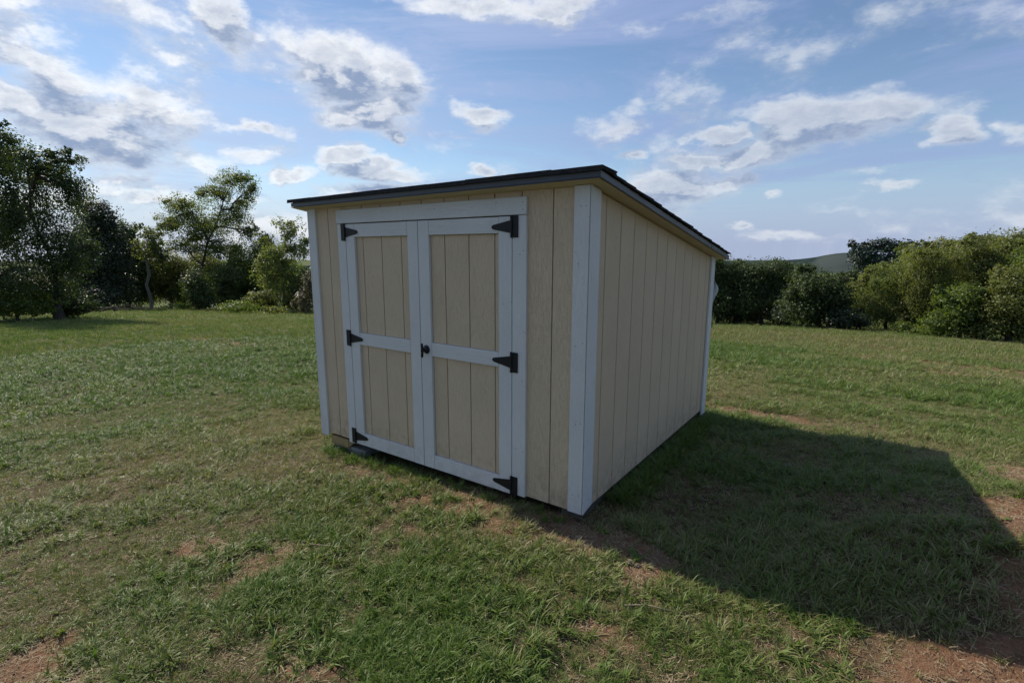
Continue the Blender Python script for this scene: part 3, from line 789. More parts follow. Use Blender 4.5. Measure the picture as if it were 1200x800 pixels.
drip('drip_edge', ((RX1 + .0018, 1.98, roof_z(1.98)), (RX1 + .0018, RY1 + .004, roof_z(RY1 + .004))), (1, 0, 0))
drip('drip_edge', ((RX0, RY0 - .003, roof_z(RY0 - .003)), (RX0, RY1 + .004, roof_z(RY1 + .004))), (-1, 0, 0))
drip('drip_edge', ((RX0 - .004, RY1, roof_z(RY1)), (RX1 + .004, RY1, roof_z(RY1))), (0, 1, 0))
# shingle courses, low eave first, each lapped on the last, ragged at the rakes
rs = random.Random(3)
nC = 20; expo = (RY1 - RY0) / nC
for k in range(nC):
    ya = RY1 + .020 - k * expo                                # butt end (low)
    yb = max(ya - .30, RY0 - .026)
    base = .047
    x0 = RX0 - .018 - rs.uniform(0, .012); x1 = RX1 + .016 + rs.uniform(0, .012)
    bm = bmesh.new(); x = x0; off = (k % 2) * .15
    cuts = [x0] + [RX0 + off + .305 * j for j in range(0, 11) if x0 + .06 < RX0 + off + .305 * j < x1 - .06] + [x1]
    for a, b in zip(cuts[:-1], cuts[1:]):
        dz = rs.uniform(-.001, .003); dy = rs.uniform(-.004, .004)
        lift0 = .0145 + dz; lift1 = .003
        xa, xc = a + .003, b - .003
        sag = -.004 if b == x1 else 0
        P = [(xa, ya + dy, roof_z(ya) + base + lift0 - .0085), (xc, ya + dy, roof_z(ya) + base + lift0 - .0085 + sag), (xc, yb, roof_z(yb) + base + lift1 - .006 + sag), (xa, yb, roof_z(yb) + base + lift1 - .006)]
        Q = [(p[0], p[1], p[2] + .0085) for p in P]
        vs = [bm.verts.new(p) for p in P + Q]
        for f_ in ((3, 2, 1, 0), (4, 5, 6, 7), (0, 1, 5, 4), (1, 2, 6, 5), (2, 3, 7, 6), (3, 0, 4, 7)): bm.faces.new([vs[i] for i in f_])
    bmesh.ops.recalc_face_normals(bm, faces=bm.faces)
    me = bpy.data.meshes.new('shingle_course'); bm.to_mesh(me); bm.free(); part('shingle_course', me, M['shingle'], roof)
# cap shingles along the high front edge
x = RX0 - .028
while x < RX1:
    x2 = min(x + rs.uniform(.28, .34), RX1 + .026); lift = rs.uniform(0, .004)
    me = poly_prism('cap_shingle', [(RY0 - .024, roof_z(RY0) + .057 + lift), (RY0 - .026, roof_z(RY0) + .033 + lift * .5), (RY0 - .021, roof_z(RY0) + .033 + lift * .5), (RY0 - .018, roof_z(RY0) + .051 + lift), (RY0 + .15, roof_z(RY0 + .15) + .060 + lift), (RY0 + .15, roof_z(RY0 + .15) + .068 + lift)], 'x', x + .001, x2 - .001)
    part('cap_shingle', me, M['shingle'], roof); x = x2
# skids under the floor
def skid(x0, x1, z0, z1, y0=.032, mat='timber'):
    part('skid', box_mesh('skid', x0, x1, y0, DY - .05, z0, z1, .0018), M[mat])
skid(-2.425, -2.20, -.098, -.021); skid(-1.40, -1.26, -.13, -.001, .40, 'shadetimber'); skid(-.17, -.034, -.13, .006, .05, 'shadetimber')
part('skid', poly_prism('skid', [(-2.196, -.022), (-2.12, -.022), (-2.196, -.09)], 'y', .036, .09), M['timber'])

# the building has settled a little towards its left end
done = set()
def settle(o, k):
    if o.type == 'MESH':
        if o.data.name not in done and o.name.split('.')[0] != 'nail':
            done.add(o.data.name)
            n = len(o.data.vertices); co = np.empty(n * 3, np.float32); o.data.vertices.foreach_get('co', co); co = co.reshape(-1, 3)
            co[:, 2] += co[:, 0] * k; o.data.vertices.foreach_set('co', co.ravel()); o.data.update()
        elif o.name.split('.')[0] == 'nail': o.location.z += o.location.x * k
    for c in o.children: settle(c, .0145 if c.name.startswith('roof') else k)
bpy.context.view_layer.update()
settle(shed, .0080)

# ------------------------------------------------------------------ small things
def block_mesh(x0, x1, y0, y1, z0, z1):
    """two-core masonry block lying on its side: shell and web"""
    bm = bmesh.new()
    me = bpy.data.meshes.new('concrete_block')
    w = .035; ym = (y0 + y1) / 2
    for (a, b, c, d_) in ((x0, x1, y0, ym - w), (x0, x1, ym + w, y1), (x0 + .02, x1 - .02, ym - w, ym + w)):
        t_ = box_mesh('t', a, b, c, d_, z0, z1, .004); bm.from_mesh(t_)
    for v in bm.verts: v.co += Vector([rs.uniform(-.0015, .0015) for _ in range(3)])
    bm.to_mesh(me); bm.free(); return me
o = mesh_obj('concrete_block', block_mesh(-2.40, -2.00, .045, .235, -.26, -.100), M['block'], label='grey concrete block under the front left corner of the shed', cat='concrete block', group='blocks levelling the shed')
o = mesh_obj('concrete_block', block_mesh(-2.40, -2.00, 2.2, 2.39, -.34, -.100), M['block'], label='grey concrete block hidden under the back left corner of the shed', cat='concrete block', group='blocks levelling the shed')

def rock(name, x, y, s, label, cat, mat='stone', seed=0, sx=1.0, rz_=0.0, group=None):
    r_ = random.Random(seed); bm = bmesh.new(); bmesh.ops.create_icosphere(bm, subdivisions=3, radius=1)
    for v in bm.verts:
        n = float(vnoise(v.co.x * 1.3 + seed, v.co.y * 1.3, v.co.z * 1.3, seed)) + .4 * float(vnoise(v.co.x * 4 + seed, v.co.y * 4, v.co.z * 4, seed))
        v.co *= .62 + n * .5
        v.co.x *= s * sx; v.co.y *= s; v.co.z *= s * .68
    me = bpy.data.meshes.new(name); bm.to_mesh(me); bm.free()
    o = mesh_obj(name, me, M[mat], label=label, cat=cat, group=group); o.location = (x, y, float(ground_z(x, y)) + s * .32); o.rotation_euler = (0, 0, rz_)
rock('stone', .38, -.205, .020, 'larger of two brown stones on bare soil in front of the shed corner', 'stone', seed=4, sx=1.25, rz_=-.5, group='small stones in front of the shed corner')
rock('stone', .425, -.215, .014, 'smaller of two brown stones on bare soil in front of the shed corner', 'stone', seed=9, group='small stones in front of the shed corner')
rock('pebble', .035, 1.44, .009, 'tiny white pebble in shaded grass along the side wall', 'pebble', 'pale', 5)
rock('clod', .05, -.135, .012, 'small pinkish soil clod just in front of the shed corner', 'clod', 'stick', 6, 1.7, .4)
def stick(pts, r, label):
    V, Q = tube([(x, y, float(ground_z(x, y)) + .008 + dz) for x, y, dz in pts], [r * k for k in (1, .9, .8, .4)], 7)
    mesh_obj('stick', fast_mesh('stick', V, Q, smooth=True), M['stick'], label=label, cat='stick')
stick([(-1.02, .10, .015), (-.90, .09, .02), (-.80, .07, .022), (-.70, .06, .01)], .007, 'pale dry stick lying in the shade under the shed doors')
stick([(.50, -.55, .012), (.58, -.50, .02), (.66, -.47, .016), (.73, -.42, .004)], .004, 'thin dry stick on the grass in the right foreground')
stick([(-1.16, -1.02, .006), (-1.08, -1.0, .012), (-1.0, -.97, .012), (-.93, -.95, .004)], .006, 'thin dark stick lying in the left foreground grass')
# pale torn sheet sticking out past the far back corner
V = []; n1, n2 = 7, 9
for i in range(n1):
    for j in range(n2):
        u, v = i / (n1 - 1), j / (n2 - 1)
        wdt = .02 + .032 * math.sin(v * 2.6 + .3); x = -.03 + u * wdt + .006 * math.sin(9 * v + 4 * u); z = 1.27 - .22 * v + .02 * math.sin(5 * u)
        V.append((x, DY + .006 + .05 * u * math.sin(v * 3) + .008 * math.sin(11 * u + 6 * v), z))
Q = [(i * n2 + j, i * n2 + j + 1, (i + 1) * n2 + j + 1, (i + 1) * n2 + j) for i in range(n1 - 1) for j in range(n2 - 1)]
o = mesh_obj('torn_sheet', fast_mesh('torn_sheet', V, Q, smooth=True), M['pale'], label='pale crumpled sheet poking out from behind the far back corner of the shed', cat='sheet')
sm_ = o.modifiers.new('solid', 'SOLIDIFY'); sm_.thickness = .004
def post(name, x, y, h, r, mat, label):
    z = float(ground_z(x, y)); V, Q = tube([(x, y, z - .1), (x, y, z + h * .5), (x, y, z + h), (x, y, z + h + r * .5)], [r, r, r, r * .3], 8)
    mesh_obj(name, fast_mesh(name, V, Q), M[mat], label=label, cat='post')
post('stake', -4.76, 21.1, .50, .022, 'post', 'thin dark stake in the field just beyond the back of the shed')
post('marker_tube', -4.95, 21.4, .36, .035, 'teal', 'short teal tube standing beside the dark stake behind the shed')
post('marker_post', -4.98, 31.5, .34, .05, 'pale', 'small pale post at the foot of the dark trees right of the shed')
post('marker_post', -4.80, 31.6, .26, .05, 'pale', 'lower pale post beside another at the foot of the dark trees')

# ------------------------------------------------------------------ trees and bushes
# base (x, y), then leafy lobes: offset from the base x, y, z and radius across, radius up (metres)
TREES = {
  'L0': ((-29.27, 2.18), [(1.64, 1.18, 7.43, 0.64, 0.5), (1.04, 0.74, 6.46, 1.07, 1.07), (0.81, 0.58, 4.14, 1.07, 1.42), (0.54, 0.39, 1.72, 1.24, 1.07)]),
  'L1': ((-29.83, 4.68), [(-0.58, -0.42, 7, 1.03, 1.03), (0.42, 0.3, 6.93, 0.95, 0.79), (1.34, 0.96, 7.22, 0.51, 0.51), (-0.41, -0.29, 5.36, 1.77, 1.18), (1.2, 0.86, 5.84, 0.71, 0.79), (-0.35, -0.25, 3.48, 2.05, 1.26), (-1.34, -0.96, 1.54, 1.66, 0.99), (0.62, 0.45, 2.91, 1.26, 1.26), (-0.15, -0.11, 1.35, 1.18, 0.71)]),
  'L2': ((-56.20, 13.36), [(1, 0.71, 7.5, 1.68, 2.14), (1.04, 0.74, 4.7, 2.6, 2.6), (-0.58, -0.42, 2.44, 2.29, 1.98), (1.05, 0.75, 2.07, 2.29, 1.68)]),
  'L3': ((-64.04, 18.34), [(0.3, 0.21, 7.64, 1.54, 1.45), (0.67, 0.48, 5.01, 2.17, 2.53), (-0.6, -0.43, 2.78, 2.35, 2.17), (0.97, 0.69, 2.33, 1.63, 1.81)]),
  'L3b': ((-57.49, 18.11), [(0.58, 0.41, 7.42, 1.09, 0.84), (0.01, 0.01, 5.8, 1.18, 1.34), (1.01, 0.72, 6.37, 0.76, 1.51), (1.42, 1.02, 5.15, 0.76, 1.01)]),
  'L4': ((-57.22, 22.68), [(4.09, 2.93, 13.2, 1.98, 1.17), (2.38, 1.71, 12.03, 1.8, 1.08), (-0.35, -0.25, 10.68, 2.15, 1.08), (-2.01, -1.45, 8.81, 1.35, 1.26), (1.05, 0.75, 8.81, 2.87, 1.8), (3.41, 2.44, 9.84, 1.8, 1.62), (1.7, 1.22, 6.4, 2.51, 1.26), (-1.07, -0.76, 6.74, 1.8, 0.9), (4.69, 3.36, 7.96, 1.08, 1.08), (4.82, 3.46, 11.7, 0.9, 1.26)]),
  'L5': ((-61.24, 21.57), [(0.14, 0.1, 3.98, 2.03, 2.4), (-1.01, -0.72, 2.88, 1.29, 2.21), (0.87, 0.62, 2.15, 1.47, 1.84)]),
  'L5b': ((-47.54, 18.22), [(0.19, 0.14, 2.17, 1.34, 1.94), (0.56, 0.41, 0.9, 1.19, 0.75)]),
  'L6': ((-52.28, 25.45), [(-0.07, -0.05, 3.99, 2.31, 2.66), (1.34, 0.96, 5.73, 1.6, 1.95), (-1.47, -1.06, 2.49, 2.13, 2.13), (0.94, 0.68, 2.05, 1.6, 1.78)]),
  'L7': ((-39.68, 21.54), [(0.76, 0.55, 6.62, 1.21, 1.14), (1.48, 1.06, 5.38, 0.86, 1.14), (0.08, 0.05, 4.82, 1.71, 1.29), (-0.25, -0.18, 3.28, 1.71, 1.86), (0.81, 0.58, 1.87, 1.29, 1.57)]),
  'L8': ((-33.71, 19.72), [(0.11, 0.08, 1.02, 0.82, 0.82), (0.48, 0.35, 2.16, 0.63, 1.01)]),
  'B1': ((-37.41, 16.59), [(0.04, 0.03, 0.51, 1.5, 0.44)]),
  'B2': ((-51.88, 18.58), [(0.04, 0.03, 0.4, 1.58, 0.4)]),
  'B3': ((-34.05, 18.42), [(-0.63, -0.45, 0.37, 0.87, 0.31)]),
  'R0': ((-6.52, 29.41), [(0.07, 0.05, 2.87, 1, 0.9), (-0.59, -0.43, 3.16, 0.7, 0.8), (0.07, 0.05, 1.47, 1.1, 1.3)]),
  'R1': ((-4.46, 30.38), [(-0.69, -0.49, 2.88, 1.09, 0.84), (0.42, 0.3, 3.08, 1.09, 0.74), (-0.53, -0.38, 1.75, 1.48, 1.39), (0.6, 0.43, 1.75, 0.99, 1.48), (1.19, 0.85, 2.39, 0.54, 0.59)]),
  'R2': ((-1.23, 27.02), [(-0.4, -0.28, 2.19, 0.92, 0.67), (0.41, 0.3, 1.86, 0.92, 0.84), (-0.54, -0.39, 1.1, 1, 1), (0.81, 0.58, 0.94, 0.59, 0.84), (0.05, 0.04, 0.94, 0.92, 0.92)]),
  'R3': ((1.54, 29.15), [(-0.13, -0.09, 2.46, 0.93, 0.67), (0.33, 0.23, 2.96, 0.59, 0.42), (-0.73, -0.52, 1.7, 0.84, 0.84), (-0.17, -0.12, 0.94, 1.18, 0.84), (0.52, 0.37, 1.54, 0.84, 1.18)]),
  'R3b': ((0.31, 29.75), [(-0.25, -0.18, 1.78, 0.62, 0.79), (-0.07, -0.05, 2.18, 0.53, 0.53), (-0.23, -0.16, 0.85, 0.44, 0.79)]),
  'R5': ((3.56, 28.72), [(-0.81, -0.58, 3.48, 0.79, 0.63), (-0.96, -0.69, 2.59, 0.63, 0.87), (-1.02, -0.73, 1.52, 0.55, 0.95), (-0.13, -0.09, 3.1, 0.87, 0.87), (-0.29, -0.2, 1.8, 1.03, 0.95)]),
  'R5b': ((5.32, 30.87), [(-0.89, -0.64, 4.22, 0.9, 0.41), (-1.11, -0.79, 3.35, 1.06, 0.73), (-0.02, -0.01, 3.75, 0.9, 0.73), (0.55, 0.4, 4.35, 0.65, 0.41), (-0.34, -0.25, 2.55, 1.22, 1.02)]),
  'R6': ((4.05, 25.84), [(-0.46, -0.33, 1.57, 0.63, 0.53), (-0.03, -0.02, 1.75, 0.7, 0.63), (-0.64, -0.46, 0.68, 0.77, 0.49), (0.2, 0.14, 0.94, 0.77, 0.7)]),
  'R7': ((5.57, 26.00), [(-0.17, -0.12, 2.34, 0.75, 0.75), (-0.41, -0.29, 1.49, 0.82, 0.75), (0.13, 0.1, 0.63, 0.82, 0.51), (-0.71, -0.51, 0.7, 0.61, 0.51)]),
  'R8': ((6.90, 27.45), [(-0.61, -0.44, 3.47, 0.83, 0.76), (-0.32, -0.23, 2.11, 0.97, 1.04), (-0.22, -0.16, 0.89, 0.9, 0.76)]),
  'B4': ((2.28, 26.87), [(-0, -0, 0.31, 0.69, 0.27)]),
  'B5': ((3.11, 25.57), [(-0.03, -0.02, 0.26, 0.54, 0.21)]),
  'H1': ((-39.14, 25.54), [(0.14, 0.1, 2.75, 1.98, 1.68), (1.01, 0.73, 1.61, 1.83, 1.37)]),
  'H2': ((-8.44, 28.79), [(-0.11, -0.08, 2.22, 1.33, 1.02), (-0.27, -0.19, 1.19, 1.43, 1.02)]),
  'H3': ((-34.83, 28.22), [(-0.2, -0.14, 3.19, 2.42, 1.97), (1.29, 0.92, 1.68, 2.12, 1.36), (-1.48, -1.06, 1.68, 1.82, 1.36)]),
  'H4': ((-28.52, 30.28), [(-0.54, -0.39, 2.82, 2.46, 1.88), (1.21, 0.86, 1.74, 2.17, 1.45), (-2.04, -1.46, 1.51, 1.88, 1.3)]),
  'H5': ((-20.96, 30.78), [(-0.55, -0.4, 2.86, 2.37, 1.71), (1.06, 0.76, 1.75, 1.97, 1.45), (-1.88, -1.35, 1.55, 1.84, 1.32)]),
  'H6': ((-14.36, 30.59), [(-0.55, -0.4, 2.51, 2.01, 1.54), (1.15, 0.83, 1.75, 1.78, 1.3), (-1.73, -1.24, 1.45, 1.66, 1.18)]),
  'R9': ((6.66, 41.98), [(-3.49, -2.5, 4.6, 1.3, 0.87), (-2.25, -1.61, 5.13, 1.41, 0.87), (-0.74, -0.53, 5.24, 1.52, 0.98), (0.75, 0.54, 5.4, 1.41, 0.98), (2.33, 1.67, 5.56, 1.52, 1.09), (-1.39, -1, 3.54, 2.17, 1.09), (1.22, 0.88, 3.65, 2.17, 1.19)]),
  'U16': ((-30.75, 5.15), [(-0.41, -0.3, 0.95, 0.98, 0.66), (0.76, 0.54, 0.71, 0.66, 0.41), (0.19, 0.14, 0.46, 0.66, 0.33)]),
  'U14': ((-62.00, 23.49), [(-0.24, -0.17, 3.45, 2.48, 2.1), (1.64, 1.18, 4.68, 2.1, 1.53), (0.13, 0.09, 1.55, 2.48, 1.34)]),
  'U15': ((-57.08, 27.02), [(-1.5, -1.08, 3.82, 2.48, 1.72), (0.14, 0.1, 2.12, 2.48, 1.53), (2.92, 2.09, 3.08, 2.1, 1.53), (4.53, 3.25, 4.21, 1.72, 1.34)]),
  'U1': ((-29.51, 3.16), [(-0.18, -0.13, 0.9, 1.11, 0.67), (0.71, 0.51, 0.75, 0.89, 0.45)]),
  'U2': ((-52.00, 11.23), [(-0.17, -0.12, 0.91, 1.53, 0.97), (1.43, 1.02, 1.05, 1.39, 0.97)]),
  'U3': ((-68.89, 20.71), [(-0.65, -0.47, 1.38, 1.77, 1.38), (1.17, 0.84, 1.98, 1.38, 1.77)]),
  'U4': ((-52.06, 22.51), [(-0.31, -0.22, 2.12, 1.69, 1.69), (0.67, 0.48, 3.22, 1.52, 1.52), (0.65, 0.47, 1.28, 1.35, 1.02)]),
  'U5': ((-43.29, 22.52), [(-0.3, -0.21, 1.15, 1.37, 1.07), (-1.05, -0.75, 1, 1.07, 0.76)]),
  'U6': ((-39.53, 22.69), [(0.25, 0.18, 2.27, 1.02, 1.31), (-0.12, -0.08, 1.03, 1.17, 0.87)]),
  'U7': ((-5.67, 30.80), [(-0.3, -0.21, 0.68, 1.13, 0.72), (0.74, 0.53, 0.78, 1.02, 0.72)]),
  'U8': ((-2.72, 28.96), [(-0.32, -0.23, 0.75, 0.83, 0.73), (0.07, 0.05, 1.4, 0.64, 0.73)]),
  'U9': ((0.12, 26.38), [(-0.38, -0.27, 0.57, 0.72, 0.56), (0.24, 0.17, 0.57, 0.64, 0.48)]),
  'U10': ((2.47, 28.51), [(-0.22, -0.16, 0.74, 0.73, 0.65), (0.36, 0.26, 0.91, 0.73, 0.81)]),
  'U11': ((4.70, 25.60), [(-0.06, -0.04, 0.42, 0.62, 0.41)]),
  'U12': ((3.28, 72.79), [(0.75, 0.54, 6.17, 2.37, 1.78), (-1.1, -0.79, 4.9, 2.37, 1.58), (-3.39, -2.43, 3.92, 2.37, 1.18)]),
  'U13': ((-8.35, 58.29), [(-1.93, -1.39, 3.82, 3.08, 1.27), (2.52, 1.81, 3.11, 2.72, 1.09), (-4.16, -2.98, 4.26, 2.17, 1.27)]),
  'W1': ((-8.13, 40.11), [(-0.02, -0.01, 0.27, 0.66, 0.2)]),
  'R4': ((1.61, 102.36), [(-3.91, -2.81, 9.87, 2.1, 1.68), (-1.24, -0.89, 11.1, 2.8, 1.12), (1.57, 1.13, 10.97, 1.96, 1.12), (-0.43, -0.31, 8.78, 4.48, 1.96), (-3.14, -2.26, 7.82, 1.96, 1.4)]),
}

def foliage(name, dark, mid, light, autumn, trans=.32):
    m = bpy.data.materials.new(name); m.use_nodes = True; m.node_tree.nodes.clear(); t = NT(m.node_tree)
    out = t.n('ShaderNodeOutputMaterial')
    lc = t.n('ShaderNodeAttribute', attribute_name='lc').outputs['Fac']
    rp = t.n('ShaderNodeValToRGB'); els = rp.color_ramp.elements
    els.new(.4); els.new(.8)
    for e, (pos, c) in zip(els, ((0, dark), (.42, mid), (.8, light), (1, autumn))): e.position = pos; e.color = (*c, 1)
    t.link(lc, rp.inputs[0])
    p = t.n('ShaderNodeBsdfPrincipled', in_Roughness=.5); p.inputs['Specular IOR Level'].default_value = .35
    t.link(rp.outputs[0], p.inputs['Base Color'])
    tr = t.n('ShaderNodeBsdfTranslucent'); t.link(t.mix(1.0, rp.outputs[0], (1.3, 1.35, .5), 'MULTIPLY'), tr.inputs[0])
    mx = t.n('ShaderNodeMixShader', in_0=trans); t.link(p.outputs[0], mx.inputs[1]); t.link(tr.outputs[0], mx.inputs[2]); t.link(mx.outputs[0], out.inputs[0])
    return m
FOL = {
    'deep': foliage('foliage_deep_green', (.032, .050, .018), (.060, .088, .028), (.110, .140, .050), (.18, .17, .07), .40),
    'dark': foliage('foliage_near_black_green', (.018, .028, .013), (.030, .046, .018), (.062, .080, .030), (.12, .12, .05), .2),
    'pine': foliage('foliage_blue_green', (.018, .034, .026), (.028, .050, .034), (.045, .070, .042), (.06, .08, .045), .08),
    'open': foliage('foliage_grey_green', (.080, .105, .038), (.145, .175, .065), (.205, .225, .095), (.28, .24, .10), .56),
    'olive': foliage('foliage_olive', (.092, .112, .030), (.155, .172, .048), (.215, .222, .075), (.25, .22, .08), .46),
    'green': foliage('foliage_mid_green', (.070, .110, .022), (.125, .170, .038), (.185, .220, .060), (.22, .22, .07), .48),
    'willow': foliage('foliage_pale_willow', (.090, .118, .038), (.150, .180, .056), (.205, .232, .085), (.24, .24, .09), .46),
    'brown': foliage('foliage_dry_brown', (.07, .062, .032), (.115, .095, .048), (.16, .13, .07), (.21, .17, .10), .2),
}
def bark_material(name, c):
    m, t, p, out = new_mat(name)
    v = t.vmath('MULTIPLY', t.n('ShaderNodeTexCoord').outputs['Object'], (1, 1, .25))
    n = t.noise(v, 14, 6, .7).outputs['Fac']
    t.link(t.mix(t.mapr(n, .3, .7), tuple(q * .5 for q in c), tuple(q * 1.3 for q in c)), p.inputs['Base Color'])
    p.inputs['Roughness'].default_value = .95
    b = t.n('ShaderNodeBump', in_Strength=.8, in_Distance=.03); t.link(n, b.inputs['Height']); t.link(b.outputs[0], p.inputs['Normal'])
    return m
BARK = bark_material('bark_brown_grey', (.075, .060, .046)); PALEBARK = bark_material('bark_pale', (.24, .22, .18))

def limb(a, b, ra, rb, r_, n=5, bend=.12):
    a = np.array(a, float); b = np.array(b, float); L = np.linalg.norm(b - a); pts = []
    off = np.array([r_.gauss(0, 1), r_.gauss(0, 1), abs(r_.gauss(0, .6))]) * L * bend
    for i in range(n + 1):
        u = i / n; w = 4 * u * (1 - u)
        pts.append(a + (b - a) * u + off * w * .6 + np.array([r_.gauss(0, 1) for _ in range(3)]) * L * .018 * (0 < i < n))
    return pts, [ra + (rb - ra) * (i / n) ** .8 for i in range(n + 1)]

def make_tree(key, name, fol, label, cat, group=None, leaf=.10, layers=4.0, trunk=.16, clus=.30, fork=None, bark=None, up=0.0, spread=1.0, base=None):
    (bx, by), lobes = TREES[key] if base is None else base
    seed = sum(map(ord, key)); r_ = random.Random(seed); rg = np.random.default_rng(seed)
    bz = float(ground_z(bx, by, False)) - .05
    root = empty(name, (bx, by, bz), label, cat, group)
    extra = []
    if len(lobes) > 2:
        for (x, y, z, rx, rz_) in lobes:                       # ragged shoots round each big lobe
            for _ in range(2):
                an = r_.uniform(0, 6.28); k = r_.uniform(.75, 1.15); s_ = r_.uniform(.25, .45)
                zz = z + math.sin(r_.uniform(-.3, 1.4)) * rz_ * k
                extra.append((x + math.cos(an) * rx * k * .8, y + math.sin(an) * rx * k * .8, zz, rx * s_, rz_ * s_ * 1.2))
    nmain = len(lobes); mains = []; lobes = list(lobes) + extra
    top = max(l[2] + l[4] for l in lobes)
    V = []; Q = []; off = 0
    def addtube(pts, rad, n=7):
        nonlocal off
        v, q = tube(pts, rad, n); V.append(v); Q.append(q + off); off += len(v)
    # trunk up to the fork, limbs to each leafy lobe, branches inside the lobes
    fz = fork if fork else min(.35 * top, max(.3, min(l[2] for l in lobes)))
    fx = sum(l[0] for l in lobes) / len(lobes) * .25; fy = sum(l[1] for l in lobes) / len(lobes) * .25
    P, R = limb((0, 0, -.2), (fx, fy, fz), trunk * 1.25, trunk * .85, r_, 6, .03); R[0] *= 1.35; addtube(P, R, 10)
    fork_p = P[-1]
    leafV = []; lc = []
    for li, (x, y, z, rx, rz_) in enumerate(lobes):
        c = np.array((x, y, z)); tipc = c + np.array((0, 0, rz_ * .25))
        if li < nmain:
            src = fork_p if z > fz else P[2]
            if mains and z > fz: src = min([q for m_ in mains for q in m_[2:6]] + [fork_p], key=lambda q: np.linalg.norm(np.array(q) - tipc) + .35 * np.linalg.norm(np.array(q) - fork_p))
            LP, LR = limb(src, tipc, trunk * (.5 if z > fz else .3), trunk * .10, r_, 7, .10); mains.append(LP)
        else:
            src = min([q for m_ in mains for q in m_], key=lambda q: np.linalg.norm(np.array(q) - tipc)); LP, LR = limb(src, tipc, trunk * .12, trunk * .04, r_, 7, .10)
        addtube(LP, LR, 7)
        area = math.pi * rx * rz_; n = int(layers * area / (leaf * leaf * .5))
        per = 26; ncl = max(8, n // per)
        d = rg.normal(size=(ncl, 3)); d /= np.linalg.norm(d, axis=1)[:, None]
        rad = rg.random(ncl) ** .42
        edge = 1 + (vnoise(d[:, 0] * 2.3 + li, d[:, 1] * 2.3, d[:, 2] * 2.3, seed) - .5) * .75
        cc = c + d * (rad * edge)[:, None] * np.array((rx, rx, rz_)) * spread
        keep = fbm(cc[:, 0] * 1.1 / rx, cc[:, 1] * 1.1 / rx, cc[:, 2] * 1.6 / rz_, seed=seed + 3, oct=3) > (.40 if layers < 4 else .33)
        cc = cc[keep]
        for q in cc[:: max(1, len(cc) // 9)]:
            s = LP[r_.randint(3, 6)]; B_, BR = limb(s, q, trunk * .13, trunk * .03, r_, 4, .12); addtube(B_, BR, 5)
        sig = np.array((rx, rx, rz_ * .8)) * clus * (0.75 if min(rx, rz_) > 1 else .9)
        # twigs that carry the clumps are short; the clump is a loose spray of leaves
        cen = np.repeat(cc, per, 0); k = len(cen)
        p = cen + rg.normal(size=(k, 3)) * sig * np.repeat(rg.uniform(.45, 1.1, len(cc)), per)[:, None] * .8
        if up < 0: p[:, 2] -= np.abs(rg.normal(size=k)) * rz_ * .12
        outw = (p - c) / np.array((rx, rx, rz_)); outw /= np.linalg.norm(outw, axis=1)[:, None] + 1e-6
        nrm = rg.normal(size=(k, 3)) * .55 + outw * .75 + np.array((0, 0, .45)); nrm /= np.linalg.norm(nrm, axis=1)[:, None]
        a = np.cross(nrm, rg.normal(size=(k, 3))); a /= np.linalg.norm(a, axis=1)[:, None]
        if up < 0: a = a * .6 + np.array((0, 0, -.8)); a /= np.linalg.norm(a, axis=1)[:, None]
        b = np.cross(nrm, a); s = leaf * rg.uniform(.55, 1.25, k)[:, None]
        wd = .36 if up < 0 else .52
        leafV.append(np.stack([p - a * s * .6, p + b * s * wd, p + a * s * .6, p - b * s * wd], 1))
        tone = np.repeat(rg.normal(0, .13, len(cc)), per) + rg.normal(0, .12, k) + .34 + (z / top - .5) * .18
        lc.append(np.repeat(np.clip(tone, 0, 1), 4))
    LV = np.concatenate(leafV).reshape(-1, 3)
    okz = LV.reshape(-1, 4, 3)[:, :, 2].min(1) > -.02
    LV = LV.reshape(-1, 4, 3)[okz].reshape(-1, 3); LC = np.concatenate(lc).reshape(-1, 4)[okz].ravel()
    me = fast_mesh('crown', LV, np.arange(len(LV)).reshape(-1, 4)); add_attr(me, 'lc', LC)
    mesh_obj('crown', me, FOL[fol], root)
    mesh_obj('trunk', fast_mesh('trunk', np.vstack(V), np.vstack(Q), smooth=True), bark or BARK, root)
    return root

GL = 'trees at the left edge of the meadow'; GR = 'trees at the right edge of the meadow'
GB = 'low bushes along the left tree line'; GC = 'low bushes along the right tree line'
make_tree('L0', 'tree', 'deep', 'tallest tree at the far left edge of the photo, cut off by the frame', 'tree', GL, leaf=.070, layers=3.0, trunk=.15)
make_tree('L1', 'tree', 'deep', 'big dark leafy tree at the left with a wispy top and short trunk', 'tree', GL, leaf=.072, layers=3.6, trunk=.20, fork=1.3)
make_tree('L2', 'tree', 'dark', 'dense almost black conical tree just right of the big left tree', 'tree', GL, leaf=.13, layers=7.5, trunk=.2, clus=.26)
make_tree('L3', 'tree', 'deep', 'dark round tree between the black conical tree and the pale slim trunk', 'tree', GL, leaf=.16, layers=5.5, trunk=.2)
make_tree('L3b', 'tree', 'open', 'slim loose tree with a pale trunk left of the tall open tree', 'tree', GL, leaf=.14, layers=2.6, trunk=.13, bark=PALEBARK, fork=5.0)
make_tree('L4', 'tree', 'open', 'tall open-crowned tree leaning right with sky showing through its branches', 'tree', GL, leaf=.115, layers=3.3, trunk=.26, fork=4.6, clus=.34)
make_tree('L5', 'tree', 'olive', 'yellowish olive bushy tree left of the tall open tree trunk', 'tree', GL, leaf=.13, layers=5.5, trunk=.12)
make_tree('L5b', 'shrub', 'deep', 'dark narrow shrub at the foot of the tall open tree', 'shrub', leaf=.12, layers=6, trunk=.07)
make_tree('L6', 'tree', 'green', 'broad mid green tree right of the tall open tree', 'tree', GL, leaf=.13, layers=4.6, trunk=.16)
make_tree('L7', 'tree', 'open', 'loose light green tree closest to the left side of the shed', 'tree', GL, leaf=.115, layers=3.6, trunk=.12)
